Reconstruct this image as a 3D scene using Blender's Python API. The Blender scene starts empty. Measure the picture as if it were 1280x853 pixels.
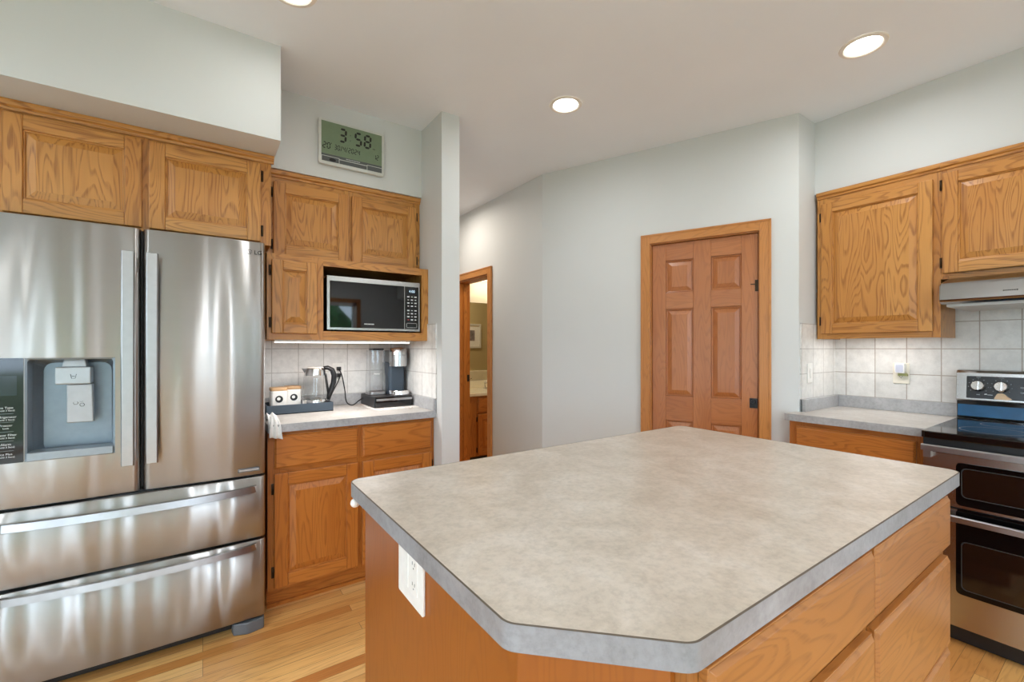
import bpy, bmesh, math, random
from mathutils import Vector, Matrix
random.seed(7)
scene = bpy.context.scene
COL = scene.collection
rad = math.radians

# ------------------------------------------------------------------ camera, world, light, exposure
CAM_H, YAW, FPX = 1.285, 34.8, 556.0
cam_d = bpy.data.cameras.new('camera')
cam = bpy.data.objects.new('camera', cam_d)
COL.objects.link(cam)
cam.location = (0, 0, CAM_H)
cam.rotation_euler = (rad(90), 0, -rad(YAW))
cam_d.sensor_fit = 'HORIZONTAL'
cam_d.sensor_width = 36.0
cam_d.lens = FPX / 1280.0 * 36.0
cam_d.shift_y = 8.5 / 1280.0
cam_d.clip_start = 0.02
scene.camera = cam

scene.view_settings.view_transform = 'Standard'
scene.view_settings.look = 'None'
scene.view_settings.gamma = 1.0
scene.view_settings.use_curve_mapping = False
scene.view_settings.exposure = -0.17
scene.cycles.use_denoising = True
scene.cycles.max_bounces = 10
scene.cycles.diffuse_bounces = 6
scene.cycles.glossy_bounces = 6
scene.cycles.transmission_bounces = 8
scene.cycles.transparent_max_bounces = 12
scene.cycles.sample_clamp_indirect = 6.0
scene.cycles.caustics_reflective = False
scene.cycles.caustics_refractive = False

world = bpy.data.worlds.new('world')
scene.world = world
world.use_nodes = True
bg = world.node_tree.nodes['Background']
bg.inputs[0].default_value = (0.70, 0.85, 1.0, 1)
bg.inputs[1].default_value = 9.5
DOWNLIGHT_W = 5.5         # each recessed kitchen lamp
FILL_W = 16.0           # each added, unseen recessed lamp behind the camera
STRIP_W = 1.15            # each strip lamp under the cabinets

ROOM_L, ROOM_R, ROOM_F, ROOM_B = -2.8, 3.345, -3.2, 3.03
CEIL = 2.65

# ------------------------------------------------------------------ materials
def srgb(r, g, b):
    def c(v):
        v /= 255.0
        return v / 12.92 if v <= 0.04045 else ((v + 0.055) / 1.055) ** 2.4
    return (c(r), c(g), c(b), 1.0)

class NT:
    def __init__(s, name):
        s.m = bpy.data.materials.new(name)
        s.m.use_nodes = True
        s.t = s.m.node_tree
        s.b = s.t.nodes['Principled BSDF']
    def n(s, typ, **kw):
        nd = s.t.nodes.new(typ)
        for k, v in kw.items():
            if k.startswith('i_'):
                key = k[2:]
                key = int(key) if key.isdigit() else key.replace('_', ' ')
                if hasattr(v, 'outputs') or hasattr(v, 'is_linked'):
                    s.l(v, nd.inputs[key])
                else:
                    nd.inputs[key].default_value = v
            else:
                setattr(nd, k, v)
        return nd
    def l(s, a, b):
        if hasattr(a, 'outputs'):
            a = a.outputs[0]
        s.t.links.new(a, b)
    def math(s, op, a, b=None):
        nd = s.t.nodes.new('ShaderNodeMath'); nd.operation = op
        for i, v in enumerate((a, b)):
            if v is None: continue
            if isinstance(v, (int, float)): nd.inputs[i].default_value = v
            else: s.l(v, nd.inputs[i])
        return nd.outputs[0]
    def ramp(s, fac, stops):
        nd = s.t.nodes.new('ShaderNodeValToRGB')
        e = nd.color_ramp.elements
        while len(e) < len(stops): e.new(0.5)
        for el, (p, c) in zip(e, stops):
            el.position = p
            el.color = c if len(c) == 4 else (*c, 1)
        s.l(fac, nd.inputs[0])
        return nd.outputs[0]
    def mix(s, fac, a, b, mode='MIX'):
        nd = s.t.nodes.new('ShaderNodeMix'); nd.data_type = 'RGBA'; nd.blend_type = mode
        for i, v in ((0, fac), (6, a), (7, b)):
            if isinstance(v, (int, float)): nd.inputs[i].default_value = v
            elif isinstance(v, tuple): nd.inputs[i].default_value = v
            else: s.l(v, nd.inputs[i])
        return nd.outputs[2]
    def bump(s, h, strength, dist=0.002):
        nd = s.t.nodes.new('ShaderNodeBump')
        nd.inputs['Strength'].default_value = strength
        nd.inputs['Distance'].default_value = dist
        s.l(h, nd.inputs['Height'])
        s.l(nd.outputs[0], s.b.inputs['Normal'])
    def set(s, **kw):
        for k, v in kw.items():
            key = {'color': 'Base Color', 'rough': 'Roughness', 'metal': 'Metallic', 'coat': 'Coat Weight', 'spec': 'Specular IOR Level',
                   'trans': 'Transmission Weight', 'ior': 'IOR', 'aniso': 'Anisotropic', 'coatr': 'Coat Roughness', 'alpha': 'Alpha'}[k]
            if isinstance(v, (int, float, tuple)): s.b.inputs[key].default_value = v
            else: s.l(v, s.b.inputs[key])
        return s.m

BW = lambda v: (v, v, v, 1)

def simple(name, col, rough=0.5, metal=0.0, var=0.04, scale=40, **kw):
    t = NT(name)
    tc = t.n('ShaderNodeTexCoord')
    ns = t.n('ShaderNodeTexNoise', i_Vector=tc.outputs['Object'], i_Scale=scale, i_Detail=3.0)
    d = tuple(max(0, c * (1 - var)) for c in col[:3]) + (1,)
    b = tuple(min(1, c * (1 + var)) for c in col[:3]) + (1,)
    t.set(color=t.ramp(ns.outputs[0], [(0.3, d), (0.7, b)]), rough=rough, metal=metal, **kw)
    return t.m

def emission(name, col, strength):
    t = NT(name)
    t.b.inputs['Base Color'].default_value = col
    t.b.inputs['Emission Color'].default_value = col
    t.b.inputs['Emission Strength'].default_value = strength
    t.b.inputs['Roughness'].default_value = 0.5
    return t.m

def oak(name, light, mid, dark, rough=0.36, coat=0.12, ring=0.62, pore=0.55):
    t = NT(name)
    at = t.n('ShaderNodeAttribute', attribute_name='grain')
    v = at.outputs['Vector']
    m1 = t.n('ShaderNodeVectorMath', operation='MULTIPLY', i_0=v); m1.inputs[1].default_value = (1.5, 10.5, 10.5)
    n1 = t.n('ShaderNodeTexNoise', i_Vector=m1.outputs[0], i_Scale=1.0, i_Detail=1.6, i_Roughness=0.45, i_Distortion=0.25)
    rg = t.math('FRACT', t.math('MULTIPLY', n1.outputs[0], 17.0))
    rings = t.ramp(rg, [(0.0, BW(0.8)), (0.10, BW(0.08)), (0.62, BW(0.16)), (0.88, BW(1.0)), (1.0, BW(0.8))])
    m2 = t.n('ShaderNodeVectorMath', operation='MULTIPLY', i_0=v); m2.inputs[1].default_value = (7.0, 230.0, 230.0)
    n2 = t.n('ShaderNodeTexNoise', i_Vector=m2.outputs[0], i_Scale=1.0, i_Detail=2.0)
    pores = t.ramp(n2.outputs[0], [(0.40, BW(1.0)), (0.60, BW(0.0))])
    m3 = t.n('ShaderNodeVectorMath', operation='MULTIPLY', i_0=v); m3.inputs[1].default_value = (0.6, 4.0, 4.0)
    n3 = t.n('ShaderNodeTexNoise', i_Vector=m3.outputs[0], i_Scale=1.0, i_Detail=2.0)
    base = t.ramp(n3.outputs[0], [(0.3, mid), (0.7, light)])
    f = t.math('MULTIPLY', rings, t.math('ADD', t.math('MULTIPLY', pores, pore), 1.0 - pore))
    col = t.mix(t.math('MULTIPLY', f, ring), base, dark)
    t.set(color=col, rough=rough, coat=coat, coatr=0.25)
    t.bump(f, 0.12, 0.0006)
    return t.m

def wall_paint(name, col):
    t = NT(name)
    tc = t.n('ShaderNodeTexCoord')
    n1 = t.n('ShaderNodeTexNoise', i_Vector=tc.outputs['Object'], i_Scale=90.0, i_Detail=2.0)
    n2 = t.n('ShaderNodeTexNoise', i_Vector=tc.outputs['Object'], i_Scale=2.0, i_Detail=2.0)
    d = tuple(c * 0.97 for c in col[:3]) + (1,)
    t.set(color=t.ramp(n2.outputs[0], [(0.3, d), (0.7, col)]), rough=0.6, spec=0.3)
    t.bump(n1.outputs[0], 0.15, 0.001)
    return t.m

def steel(name, col=(0.62, 0.61, 0.60, 1), rough=0.2, wavy=0.0, aniso=0.0, line=(1.5, 1.5, 600.0)):
    t = NT(name)
    tc = t.n('ShaderNodeTexCoord')
    mp = t.n('ShaderNodeVectorMath', operation='MULTIPLY', i_0=tc.outputs['Object']); mp.inputs[1].default_value = line
    n1 = t.n('ShaderNodeTexNoise', i_Vector=mp.outputs[0], i_Scale=1.0, i_Detail=2.0)
    rr = t.ramp(n1.outputs[0], [(0.3, BW(rough * 0.96)), (0.7, BW(rough * 1.04))])
    t.set(color=t.ramp(n1.outputs[0], [(0.25, tuple(c * 0.975 for c in col[:3]) + (1,)), (0.75, col)]), metal=1.0, rough=rr)
    if aniso:
        tg = t.n('ShaderNodeTangent', direction_type='RADIAL', axis='Z')
        t.l(tg, t.b.inputs['Tangent'])
        t.b.inputs['Anisotropic'].default_value = aniso
        t.b.inputs['Anisotropic Rotation'].default_value = 0.25
    if wavy:
        m2 = t.n('ShaderNodeVectorMath', operation='MULTIPLY', i_0=tc.outputs['Object']); m2.inputs[1].default_value = (7.0, 7.0, 0.38)
        n2 = t.n('ShaderNodeTexNoise', i_Vector=m2.outputs[0], i_Scale=1.0, i_Detail=1.2)
        b1 = t.n('ShaderNodeBump', i_Strength=wavy, i_Distance=0.02, i_Height=n2.outputs[0])
        t.l(b1.outputs[0], t.b.inputs['Normal'])
    return t.m

def floor_mat():
    t = NT('oak_strip_floor')
    tc = t.n('ShaderNodeTexCoord')
    br = t.n('ShaderNodeTexBrick', i_Vector=tc.outputs['Object'], i_Scale=1.0)
    br.offset = 0.37; br.offset_frequency = 3; br.squash = 1.0
    for k, v in (('Brick Width', 0.95), ('Row Height', 0.0572), ('Mortar Size', 0.0009), ('Mortar Smooth', 0.1), ('Bias', 0.0)):
        br.inputs[k].default_value = v
    br.inputs['Color1'].default_value = (0, 0, 0, 1)
    br.inputs['Color2'].default_value = (1, 1, 1, 1)
    br.inputs['Mortar'].default_value = (0.5, 0.5, 0.5, 1)
    tone = t.ramp(br.outputs['Color'], [(0.0, srgb(190, 122, 60)), (0.35, srgb(216, 156, 88)), (0.65, srgb(230, 178, 108)), (1.0, srgb(243, 200, 134))])
    sep = t.n('ShaderNodeSeparateColor', i_0=br.outputs['Color'])
    off = t.n('ShaderNodeCombineXYZ'); t.l(t.math('MULTIPLY', sep.outputs[0], 37.0), off.inputs[0]); t.l(t.math('MULTIPLY', sep.outputs[0], 11.0), off.inputs[2])
    ad = t.n('ShaderNodeVectorMath', operation='ADD', i_0=tc.outputs['Object'], i_1=off.outputs[0])
    m1 = t.n('ShaderNodeVectorMath', operation='MULTIPLY', i_0=ad.outputs[0]); m1.inputs[1].default_value = (1.6, 16.0, 1.0)
    n1 = t.n('ShaderNodeTexNoise', i_Vector=m1.outputs[0], i_Scale=1.0, i_Detail=2.0, i_Distortion=0.3)
    rg = t.math('FRACT', t.math('MULTIPLY', n1.outputs[0], 9.0))
    rings = t.ramp(rg, [(0.0, BW(0.6)), (0.15, BW(0.0)), (0.6, BW(0.15)), (0.92, BW(0.9)), (1.0, BW(0.6))])
    m2 = t.n('ShaderNodeVectorMath', operation='MULTIPLY', i_0=ad.outputs[0]); m2.inputs[1].default_value = (6.0, 200.0, 1.0)
    n2 = t.n('ShaderNodeTexNoise', i_Vector=m2.outputs[0], i_Scale=1.0, i_Detail=2.0)
    p = t.ramp(n2.outputs[0], [(0.4, BW(1)), (0.6, BW(0.2))])
    c = t.mix(t.math('MULTIPLY', t.math('MULTIPLY', rings, p), 0.45), tone, srgb(150, 88, 38))
    c = t.mix(t.math('MULTIPLY', br.outputs['Fac'], 0.8), c, srgb(96, 54, 22))
    t.set(color=c, rough=0.3, coat=0.25, coatr=0.2)
    t.bump(br.outputs['Fac'], -0.2, 0.001)
    return t.m

def laminate(name, c0, c1, c2, rough=0.32):
    t = NT(name)
    tc = t.n('ShaderNodeTexCoord')
    n1 = t.n('ShaderNodeTexNoise', i_Vector=tc.outputs['Object'], i_Scale=7.0, i_Detail=6.0, i_Roughness=0.65, i_Distortion=0.6)
    n2 = t.n('ShaderNodeTexNoise', i_Vector=tc.outputs['Object'], i_Scale=70.0, i_Detail=5.0, i_Roughness=0.7)
    base = t.ramp(n1.outputs[0], [(0.33, c0), (0.52, c1), (0.7, c2)])
    sp = t.ramp(n2.outputs[0], [(0.36, BW(0.80)), (0.55, BW(1.0)), (0.72, BW(1.06))])
    t.set(color=t.mix(0.75, base, sp, 'MULTIPLY'), rough=rough, spec=0.45)
    return t.m

def tile_mat(name, a_axis, a0, b0, size=0.147, warm=False):
    """square ceramic tiles: a_axis is the object axis running along the wall, the other axis is Z"""
    t = NT(name)
    tc = t.n('ShaderNodeTexCoord')
    sp = t.n('ShaderNodeSeparateXYZ', i_0=tc.outputs['Object'])
    cb = t.n('ShaderNodeCombineXYZ')
    t.l(t.math('SUBTRACT', sp.outputs[a_axis], a0), cb.inputs[0])
    t.l(t.math('SUBTRACT', sp.outputs[2], b0), cb.inputs[1])
    br = t.n('ShaderNodeTexBrick', i_Vector=cb.outputs[0], i_Scale=1.0)
    br.offset = 0.0; br.squash = 1.0
    for k, v in (('Brick Width', size), ('Row Height', size), ('Mortar Size', 0.0026), ('Mortar Smooth', 0.2), ('Bias', 0.0)):
        br.inputs[k].default_value = v
    br.inputs['Color1'].default_value = srgb(212, 210, 207) if warm else srgb(222, 220, 217)
    br.inputs['Color2'].default_value = srgb(224, 222, 219) if warm else srgb(234, 232, 230)
    br.inputs['Mortar'].default_value = srgb(168, 158, 148) if warm else srgb(186, 182, 178)
    n1 = t.n('ShaderNodeTexNoise', i_Vector=tc.outputs['Object'], i_Scale=26.0, i_Detail=6.0, i_Roughness=0.7)
    mot = t.ramp(n1.outputs[0], [(0.3, BW(0.84)), (0.6, BW(1.03))])
    t.set(color=t.mix(0.9, br.outputs['Color'], mot, 'MULTIPLY'), rough=0.3, spec=0.5)
    t.bump(br.outputs['Fac'], -0.5, 0.002)
    return t.m

def clear_glass(name, tint=(0.95, 0.97, 0.98, 1), gloss=0.10, rough=0.02):
    t = NT(name)
    t.t.nodes.remove(t.b)
    tr = t.n('ShaderNodeBsdfTransparent'); tr.inputs[0].default_value = tint
    gl = t.n('ShaderNodeBsdfGlossy'); gl.inputs['Roughness'].default_value = rough
    lw = t.n('ShaderNodeLayerWeight'); lw.inputs[0].default_value = 0.5
    fr = t.math('ADD', t.math('MULTIPLY', t.math('POWER', lw.outputs['Facing'], 4.0), 0.85), 0.04)
    mx = t.n('ShaderNodeMixShader')
    t.l(t.math('MINIMUM', t.math('ADD', fr, gloss * 0.3), 1.0), mx.inputs[0])
    t.l(tr, mx.inputs[1]); t.l(gl, mx.inputs[2])
    t.l(mx, t.t.nodes['Material Output'].inputs[0])
    return t.m

M = {}
M['oak_up'] = oak('honey_oak', srgb(206, 147, 76), srgb(192, 129, 60), srgb(126, 68, 22), ring=.72)
M['oak_base'] = oak('amber_oak', srgb(192, 120, 52), srgb(178, 104, 38), srgb(122, 62, 18), ring=0.6)
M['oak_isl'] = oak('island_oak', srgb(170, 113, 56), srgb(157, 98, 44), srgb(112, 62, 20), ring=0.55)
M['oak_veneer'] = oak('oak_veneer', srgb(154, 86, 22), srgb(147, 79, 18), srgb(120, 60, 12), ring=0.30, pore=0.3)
M['oak_door'] = oak('fir_door_wood', srgb(184, 116, 66), srgb(168, 100, 52), srgb(128, 70, 32), ring=0.36, pore=0.35, rough=.32, coat=.35)
M['oak_trim'] = oak('oak_trim', srgb(204, 140, 76), srgb(188, 122, 60), srgb(142, 82, 34), ring=0.42)
M['wall'] = wall_paint('pale_grey_green_paint', srgb(214, 216, 216))
M['soffit'] = M['wall']
M['ceil'] = wall_paint('ceiling_paint', srgb(236, 240, 246))
M['floor'] = floor_mat()
M['lam'] = laminate('laminate_top', srgb(184, 172, 157), srgb(198, 187, 174), srgb(208, 199, 189))
M['lam_side'] = laminate('laminate_side_top', srgb(184, 178, 171), srgb(196, 191, 185), srgb(206, 202, 197))
M['lam_edge'] = laminate('laminate_edge', srgb(158, 157, 158), srgb(172, 172, 174), srgb(184, 184, 186))
M['isl_edge'] = laminate('island_laminate_edge', srgb(132, 130, 131), srgb(147, 146, 149), srgb(160, 159, 162))
M['seam'] = simple('dark_laminate_seam', srgb(92, 80, 68), 0.5)
M['tile_y'] = tile_mat('ceramic_tile_alcove', 0, 0.34, 0.985)
M['tile_x'] = tile_mat('ceramic_tile_range', 1, 0.0735, 0.985, warm=True)
M['tile_side'] = tile_mat('ceramic_tile_return', 0, 2.86, 0.985)
M['tile_col'] = tile_mat('ceramic_tile_column', 1, 2.45, 0.985)
M['steel'] = steel('brushed_steel', (0.45, 0.44, 0.43, 1), 0.29, wavy=1.0, aniso=1.0, line=(.6, .6, 24.0))
M['steel_h'] = simple('satin_steel', (0.43, 0.42, 0.42, 1), 0.3, 1.0, var=.03)
M['steel_r'] = steel('range_steel', (0.46, 0.445, 0.43, 1), 0.24, line=(2, 2, 400))
M['chrome'] = steel('chrome', (0.80, 0.80, 0.80, 1), 0.08)
M['black_gloss'] = simple('black_glass', srgb(10, 10, 12), 0.06, spec=0.6)
M['black'] = simple('black_plastic', srgb(22, 22, 24), 0.4)
M['dark_seal'] = simple('dark_rubber_seal', srgb(30, 31, 33), 0.6)
M['grey_plastic'] = simple('grey_plastic', srgb(96, 100, 104), 0.45)
M['white'] = simple('white_plastic', srgb(236, 234, 230), 0.35)
M['almond'] = simple('almond_plastic', srgb(226, 220, 206), 0.35)
M['bronze'] = simple('aged_bronze_hinge', srgb(62, 48, 34), 0.4, 0.7)
M['print'] = simple('white_print', srgb(214, 216, 218), 0.6)
M['print_dim'] = simple('grey_print', srgb(140, 146, 150), 0.6)
M['ink'] = simple('dark_ink', srgb(34, 36, 40), 0.6)

# ------------------------------------------------------------------ geometry helpers
def FY(y0):                       # faces -Y: a = x, b = z, c = distance out of the face
    return lambda a, b, c: (a, y0 - c, b)
def FX(x0):                       # faces -X: a = y, b = z, c = distance out of the face
    return lambda a, b, c: (x0 - c, a, b)
W = lambda a, b, c: (a, b, c)     # plain world
def FR(o, u, n):                  # general upright face
    return lambda a, b, c: (o[0] + u[0] * a + n[0] * c, o[1] + u[1] * a + n[1] * c, o[2] + b)

class MB:
    def __init__(s):
        s.v, s.f, s.mi, s.g, s.sm = [], [], [], [], []
    def add(s, pts, faces, mi=0, grain=None, smooth=False):
        k = len(s.v)
        s.v += [tuple(p) for p in pts]
        s.g += grain if grain else [tuple(p) for p in pts]
        for f in faces:
            s.f.append([k + i for i in f]); s.mi.append(mi); s.sm.append(smooth)
    def gr(s, abc, axis):
        o = (random.uniform(0, 60), random.uniform(0, 60), random.uniform(0, 60))
        idx = {'a': (0, 1, 2), 'b': (1, 0, 2), 'c': (2, 0, 1)}[axis]
        return [tuple(p[idx[k]] + o[k] for k in range(3)) for p in abc]
    def loft(s, fr, rings, mi=0, axis='b', caps=(True, True), smooth=False, closed=True):
        """rings: list of equally long lists of (a,b,c)"""
        n = len(rings[0]); abc = [p for r in rings for p in r]
        faces = []
        for i in range(len(rings) - 1):
            for j in range(n if closed else n - 1):
                faces.append([i * n + j, i * n + (j + 1) % n, (i + 1) * n + (j + 1) % n, (i + 1) * n + j])
        s.add([fr(*p) for p in abc], faces, mi, s.gr(abc, axis), smooth)
        k = len(s.v) - len(abc)
        if caps[0]: s.f.append([k + j for j in range(n)][::-1]); s.mi.append(mi); s.sm.append(False)
        if caps[1]: s.f.append([k + (len(rings) - 1) * n + j for j in range(n)]); s.mi.append(mi); s.sm.append(False)
    def box(s, fr, a0, a1, b0, b1, c0, c1, mi=0, axis='b'):
        r = lambda c: [(a0, b0, c), (a1, b0, c), (a1, b1, c), (a0, b1, c)]
        s.loft(fr, [r(c0), r(c1)], mi, axis)
    def frus(s, fr, r0, c0, r1, c1, mi=0, axis='b'):
        r = lambda q, c: [(q[0], q[2], c), (q[1], q[2], c), (q[1], q[3], c), (q[0], q[3], c)]
        s.loft(fr, [r(r0, c0), r(r1, c1)], mi, axis)
    def prism(s, fr, pts, c0, c1, mi=0, axis='b', smooth=False):
        s.loft(fr, [[(a, b, c0) for a, b in pts], [(a, b, c1) for a, b in pts]], mi, axis, smooth=smooth)
    def lathe(s, fr, prof, mi=0, seg=32, ctr=(0, 0, 0), axis='b', sharp=35):
        """prof: (radius, height); revolved about the frame axis 'b' or 'c' through ctr"""
        def pt(r, h, t):
            ca, sa = math.cos(t) * r, math.sin(t) * r
            return (ctr[0] + ca, ctr[1] + h, ctr[2] + sa) if axis == 'b' else (ctr[0] + ca, ctr[1] + sa, ctr[2] + h)
        runs, run = [], [prof[0]]
        for i in range(1, len(prof)):
            run.append(prof[i])
            if i < len(prof) - 1:
                d0 = (prof[i][0] - prof[i - 1][0], prof[i][1] - prof[i - 1][1]); d1 = (prof[i + 1][0] - prof[i][0], prof[i + 1][1] - prof[i][1])
                ang = abs(math.degrees(math.atan2(d0[0] * d1[1] - d0[1] * d1[0], d0[0] * d1[0] + d0[1] * d1[1])))
                if ang > sharp: runs.append(run); run = [prof[i]]
        runs.append(run)
        for r in runs:
            rings = [[pt(max(q[0], 1e-5), q[1], 2 * math.pi * j / seg) for j in range(seg)] for q in r]
            s.loft(fr, rings, mi, 'b', (False, False), True)
    def tube(s, pts, r, mi=0, seg=10, fr=W):
        P = [Vector(fr(*p)) for p in pts]; rings = []
        up = Vector((0.31, 0.17, 0.93)); 
        for i, p in enumerate(P):
            d = (P[min(i + 1, len(P) - 1)] - P[max(i - 1, 0)]).normalized()
            x = d.cross(up).normalized(); y = d.cross(x)
            rr = r[i] if isinstance(r, (list, tuple)) else r
            rings.append([tuple(p + x * math.cos(2 * math.pi * j / seg) * rr + y * math.sin(2 * math.pi * j / seg) * rr) for j in range(seg)])
        s.loft(W, rings, mi, 'a', smooth=True)
    def build(s, name, mats, parent=None, root=None, bevel=0, seg=2, weld=False):
        if not isinstance(mats, (list, tuple)): mats = [mats]
        o = bpy.data.objects.new(name, None) if not s.v else None
        me = bpy.data.meshes.new(name)
        off = Vector((0, 0, 0)); q = parent
        while q is not None: off += q.location; q = q.parent
        me.from_pydata([tuple(Vector(p) - off) for p in s.v], [], s.f)
        at = me.attributes.new('grain', 'FLOAT_VECTOR', 'POINT')
        at.data.foreach_set('vector', [c for p in s.g for c in p])
        me.polygons.foreach_set('material_index', s.mi)
        me.polygons.foreach_set('use_smooth', s.sm)
        for m in mats: me.materials.append(m)
        bm = bmesh.new(); bm.from_mesh(me)
        if weld: bmesh.ops.remove_doubles(bm, verts=bm.verts, dist=1e-5)
        bmesh.ops.recalc_face_normals(bm, faces=bm.faces); bm.to_mesh(me); bm.free()
        o = bpy.data.objects.new(name, me); COL.objects.link(o)
        if parent is not None: o.parent = parent
        if bevel:
            b = o.modifiers.new('bevel', 'BEVEL'); b.width = bevel; b.segments = seg; b.limit_method = 'ANGLE'; b.angle_limit = rad(40)
            b.harden_normals = False
        return o

def tag(o, label, cat, group=None):
    o['label'] = label; o['category'] = cat
    if group: o['group'] = group
    return o
def thing(name, label, cat, loc, group=None):
    o = bpy.data.objects.new(name, None); COL.objects.link(o); o.location = loc
    o.empty_display_size = 0.1
    return tag(o, label, cat, group)
def struct(o, label=None):
    o['kind'] = 'structure'
    if label: o['label'] = label
    return o
def structure(name, loc=(0, 0, 0)):
    o = bpy.data.objects.new(name, None); COL.objects.link(o); o.location = loc
    return struct(o)

def text(name, s, pos, xdir, size, mat, parent, align='CENTER', extrude=0.0004, normal=None, width=None):
    cu = bpy.data.curves.new('txt', 'FONT'); cu.body = s; cu.size = size; cu.extrude = extrude; cu.align_x = align; cu.align_y = 'CENTER'
    cu.resolution_u = 3
    tmp = bpy.data.objects.new('txt', cu); COL.objects.link(tmp)
    dg = bpy.context.evaluated_depsgraph_get()
    me = bpy.data.meshes.new_from_object(tmp.evaluated_get(dg))
    bpy.data.objects.remove(tmp)
    x = Vector(xdir).normalized(); z = Vector((0, 0, 1)); n = x.cross(z)
    if normal is not None:
        n = Vector(normal).normalized(); z = n.cross(x)
    mw = Matrix((x, z, n)).transposed().to_4x4()
    off = Vector((0, 0, 0)); q = parent
    while q is not None: off += q.location; q = q.parent
    me.transform(Matrix.Translation(Vector(pos) - off) @ mw)
    me.materials.clear(); me.materials.append(mat)
    me.name = name
    o = bpy.data.objects.new(name, me); COL.objects.link(o); o.parent = parent
    return o

def rounded(pts, r, n=6):
    """round the corners of a polygon (list of (x,y))"""
    out = []; N = len(pts)
    for i in range(N):
        p0, p, p1 = Vector(pts[i - 1]), Vector(pts[i]), Vector(pts[(i + 1) % N])
        d0 = (p0 - p).normalized(); d1 = (p1 - p).normalized()
        half = math.acos(max(-1, min(1, d0.dot(d1)))) / 2
        rr = r[i] if isinstance(r, (list, tuple)) else r
        if rr <= 0: out.append(tuple(p)); continue
        t = rr / math.tan(half)
        c = p + (d0 + d1).normalized() * (rr / math.sin(half))
        a = p + d0 * t - c; b = p + d1 * t - c
        a0 = math.atan2(a.y, a.x); a1 = math.atan2(b.y, b.x)
        da = (a1 - a0 + math.pi) % (2 * math.pi) - math.pi
        for k in range(n + 1):
            ang = a0 + da * k / n
            out.append((c.x + math.cos(ang) * rr, c.y + math.sin(ang) * rr))
    return out
def rrect(a0, a1, b0, b1, r, n=5): return rounded([(a0, b0), (a1, b0), (a1, b1), (a0, b1)], r, n)

# ---- cabinet pieces -------------------------------------------------------
def cab_door(root, fr, a0, a1, b0, b1, mat, t=0.02, st=0.056, hinge=None, strips=True):
    m = MB()
    m.box(fr, a0, a0 + st, b0, b1, 0.0005, t, 0, 'b'); m.box(fr, a1 - st, a1, b0, b1, 0.0005, t, 0, 'b')
    m.box(fr, a0 + st, a1 - st, b0, b0 + st, 0.0005, t, 0, 'a'); m.box(fr, a0 + st, a1 - st, b1 - st, b1, 0.0005, t, 0, 'a')
    d = m.build('door', mat, root, bevel=0.0035)
    p = MB()
    A0, A1, B0, B1 = a0 + st - .001, a1 - st + .001, b0 + st - .001, b1 - st + .001
    q = lambda i: (A0 + i, A1 - i, B0 + i, B1 - i)
    p.frus(fr, q(0), 0.001, q(0), t - 0.012, 0, 'b')
    p.frus(fr, q(0.008), t - 0.012, q(0.036), t - 0.003, 0, 'b')
    i = 0.036
    n = max(1, round((A1 - A0 - 2 * i) / 0.10)) if strips else 1
    for k in range(n):
        w = (A1 - A0 - 2 * i) / n
        p.box(fr, A0 + i + k * w, A0 + i + (k + 1) * w, B0 + i, B1 - i, t - 0.0125, t - 0.0029, 0, 'b')
    p.build('raised_panel', mat, d)
    bead = MB()   # moulded inner edge of the frame
    for (x0, x1, y0, y1, ax) in ((A0, A0 + .007, B0, B1, 'b'), (A1 - .007, A1, B0, B1, 'b'), (A0, A1, B0, B0 + .007, 'a'), (A0, A1, B1 - .007, B1, 'a')):
        bead.box(fr, x0, x1, y0, y1, t - .012, t - .0065, 0, ax)
    bead.build('bead', mat, d, bevel=0.003)
    if hinge:
        ha = a0 - 0.006 if hinge == 'l' else a1 + 0.006
        for hb in (b0 + 0.055 if b1 - b0 < .5 else b0 + .075, b1 - 0.055 if b1 - b0 < .5 else b1 - .075):
            h = MB()
            h.box(fr, ha - .006, ha + .006, hb - .026, hb + .026, 0.0005, 0.006)
            h.tube([(ha, hb - .022, .008), (ha, hb + .022, .008)], 0.0042, 0, 8, fr)
            h.build('hinge', M['bronze'], d)
    return d

def drawer_front(root, fr, a0, a1, b0, b1, mat, t=0.02, lip=0.009):
    m = MB()
    m.box(fr, a0, a1, b0, b1, 0.0005, t - 0.007, 0, 'a')
    m.frus(fr, (a0 + .002, a1 - .002, b0 + .002, b1 - .002), t - 0.0071, (a0 + lip, a1 - lip, b0 + lip, b1 - lip), t, 0, 'a')
    return m.build('drawer', mat, root, bevel=0.0012)

def face_frame(root, fr, a0, a1, b0, b1, stiles, rails, mat, t=0.019):
    """stiles: (a0,a1) full height; rails: (a0,a1,b0,b1)"""
    m = MB()
    for s0, s1 in stiles: m.box(fr, s0, s1, b0, b1, -t, 0, 0, 'b')
    for r in rails: m.box(fr, *r, -t, 0, 0, 'a')
    return m.build('face_frame', mat, root)

# ================================================================== THE SETTING
m = MB(); m.box(W, ROOM_L - .1, 5.4, ROOM_F - .1, 5.1, -0.1, 0.0); struct(m.build('floor', M['floor']))
m = MB(); m.box(W, ROOM_L - .1, 5.4, ROOM_F - .1, 5.1, CEIL, CEIL + 0.1); struct(m.build('ceiling', M['ceil']))

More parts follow.
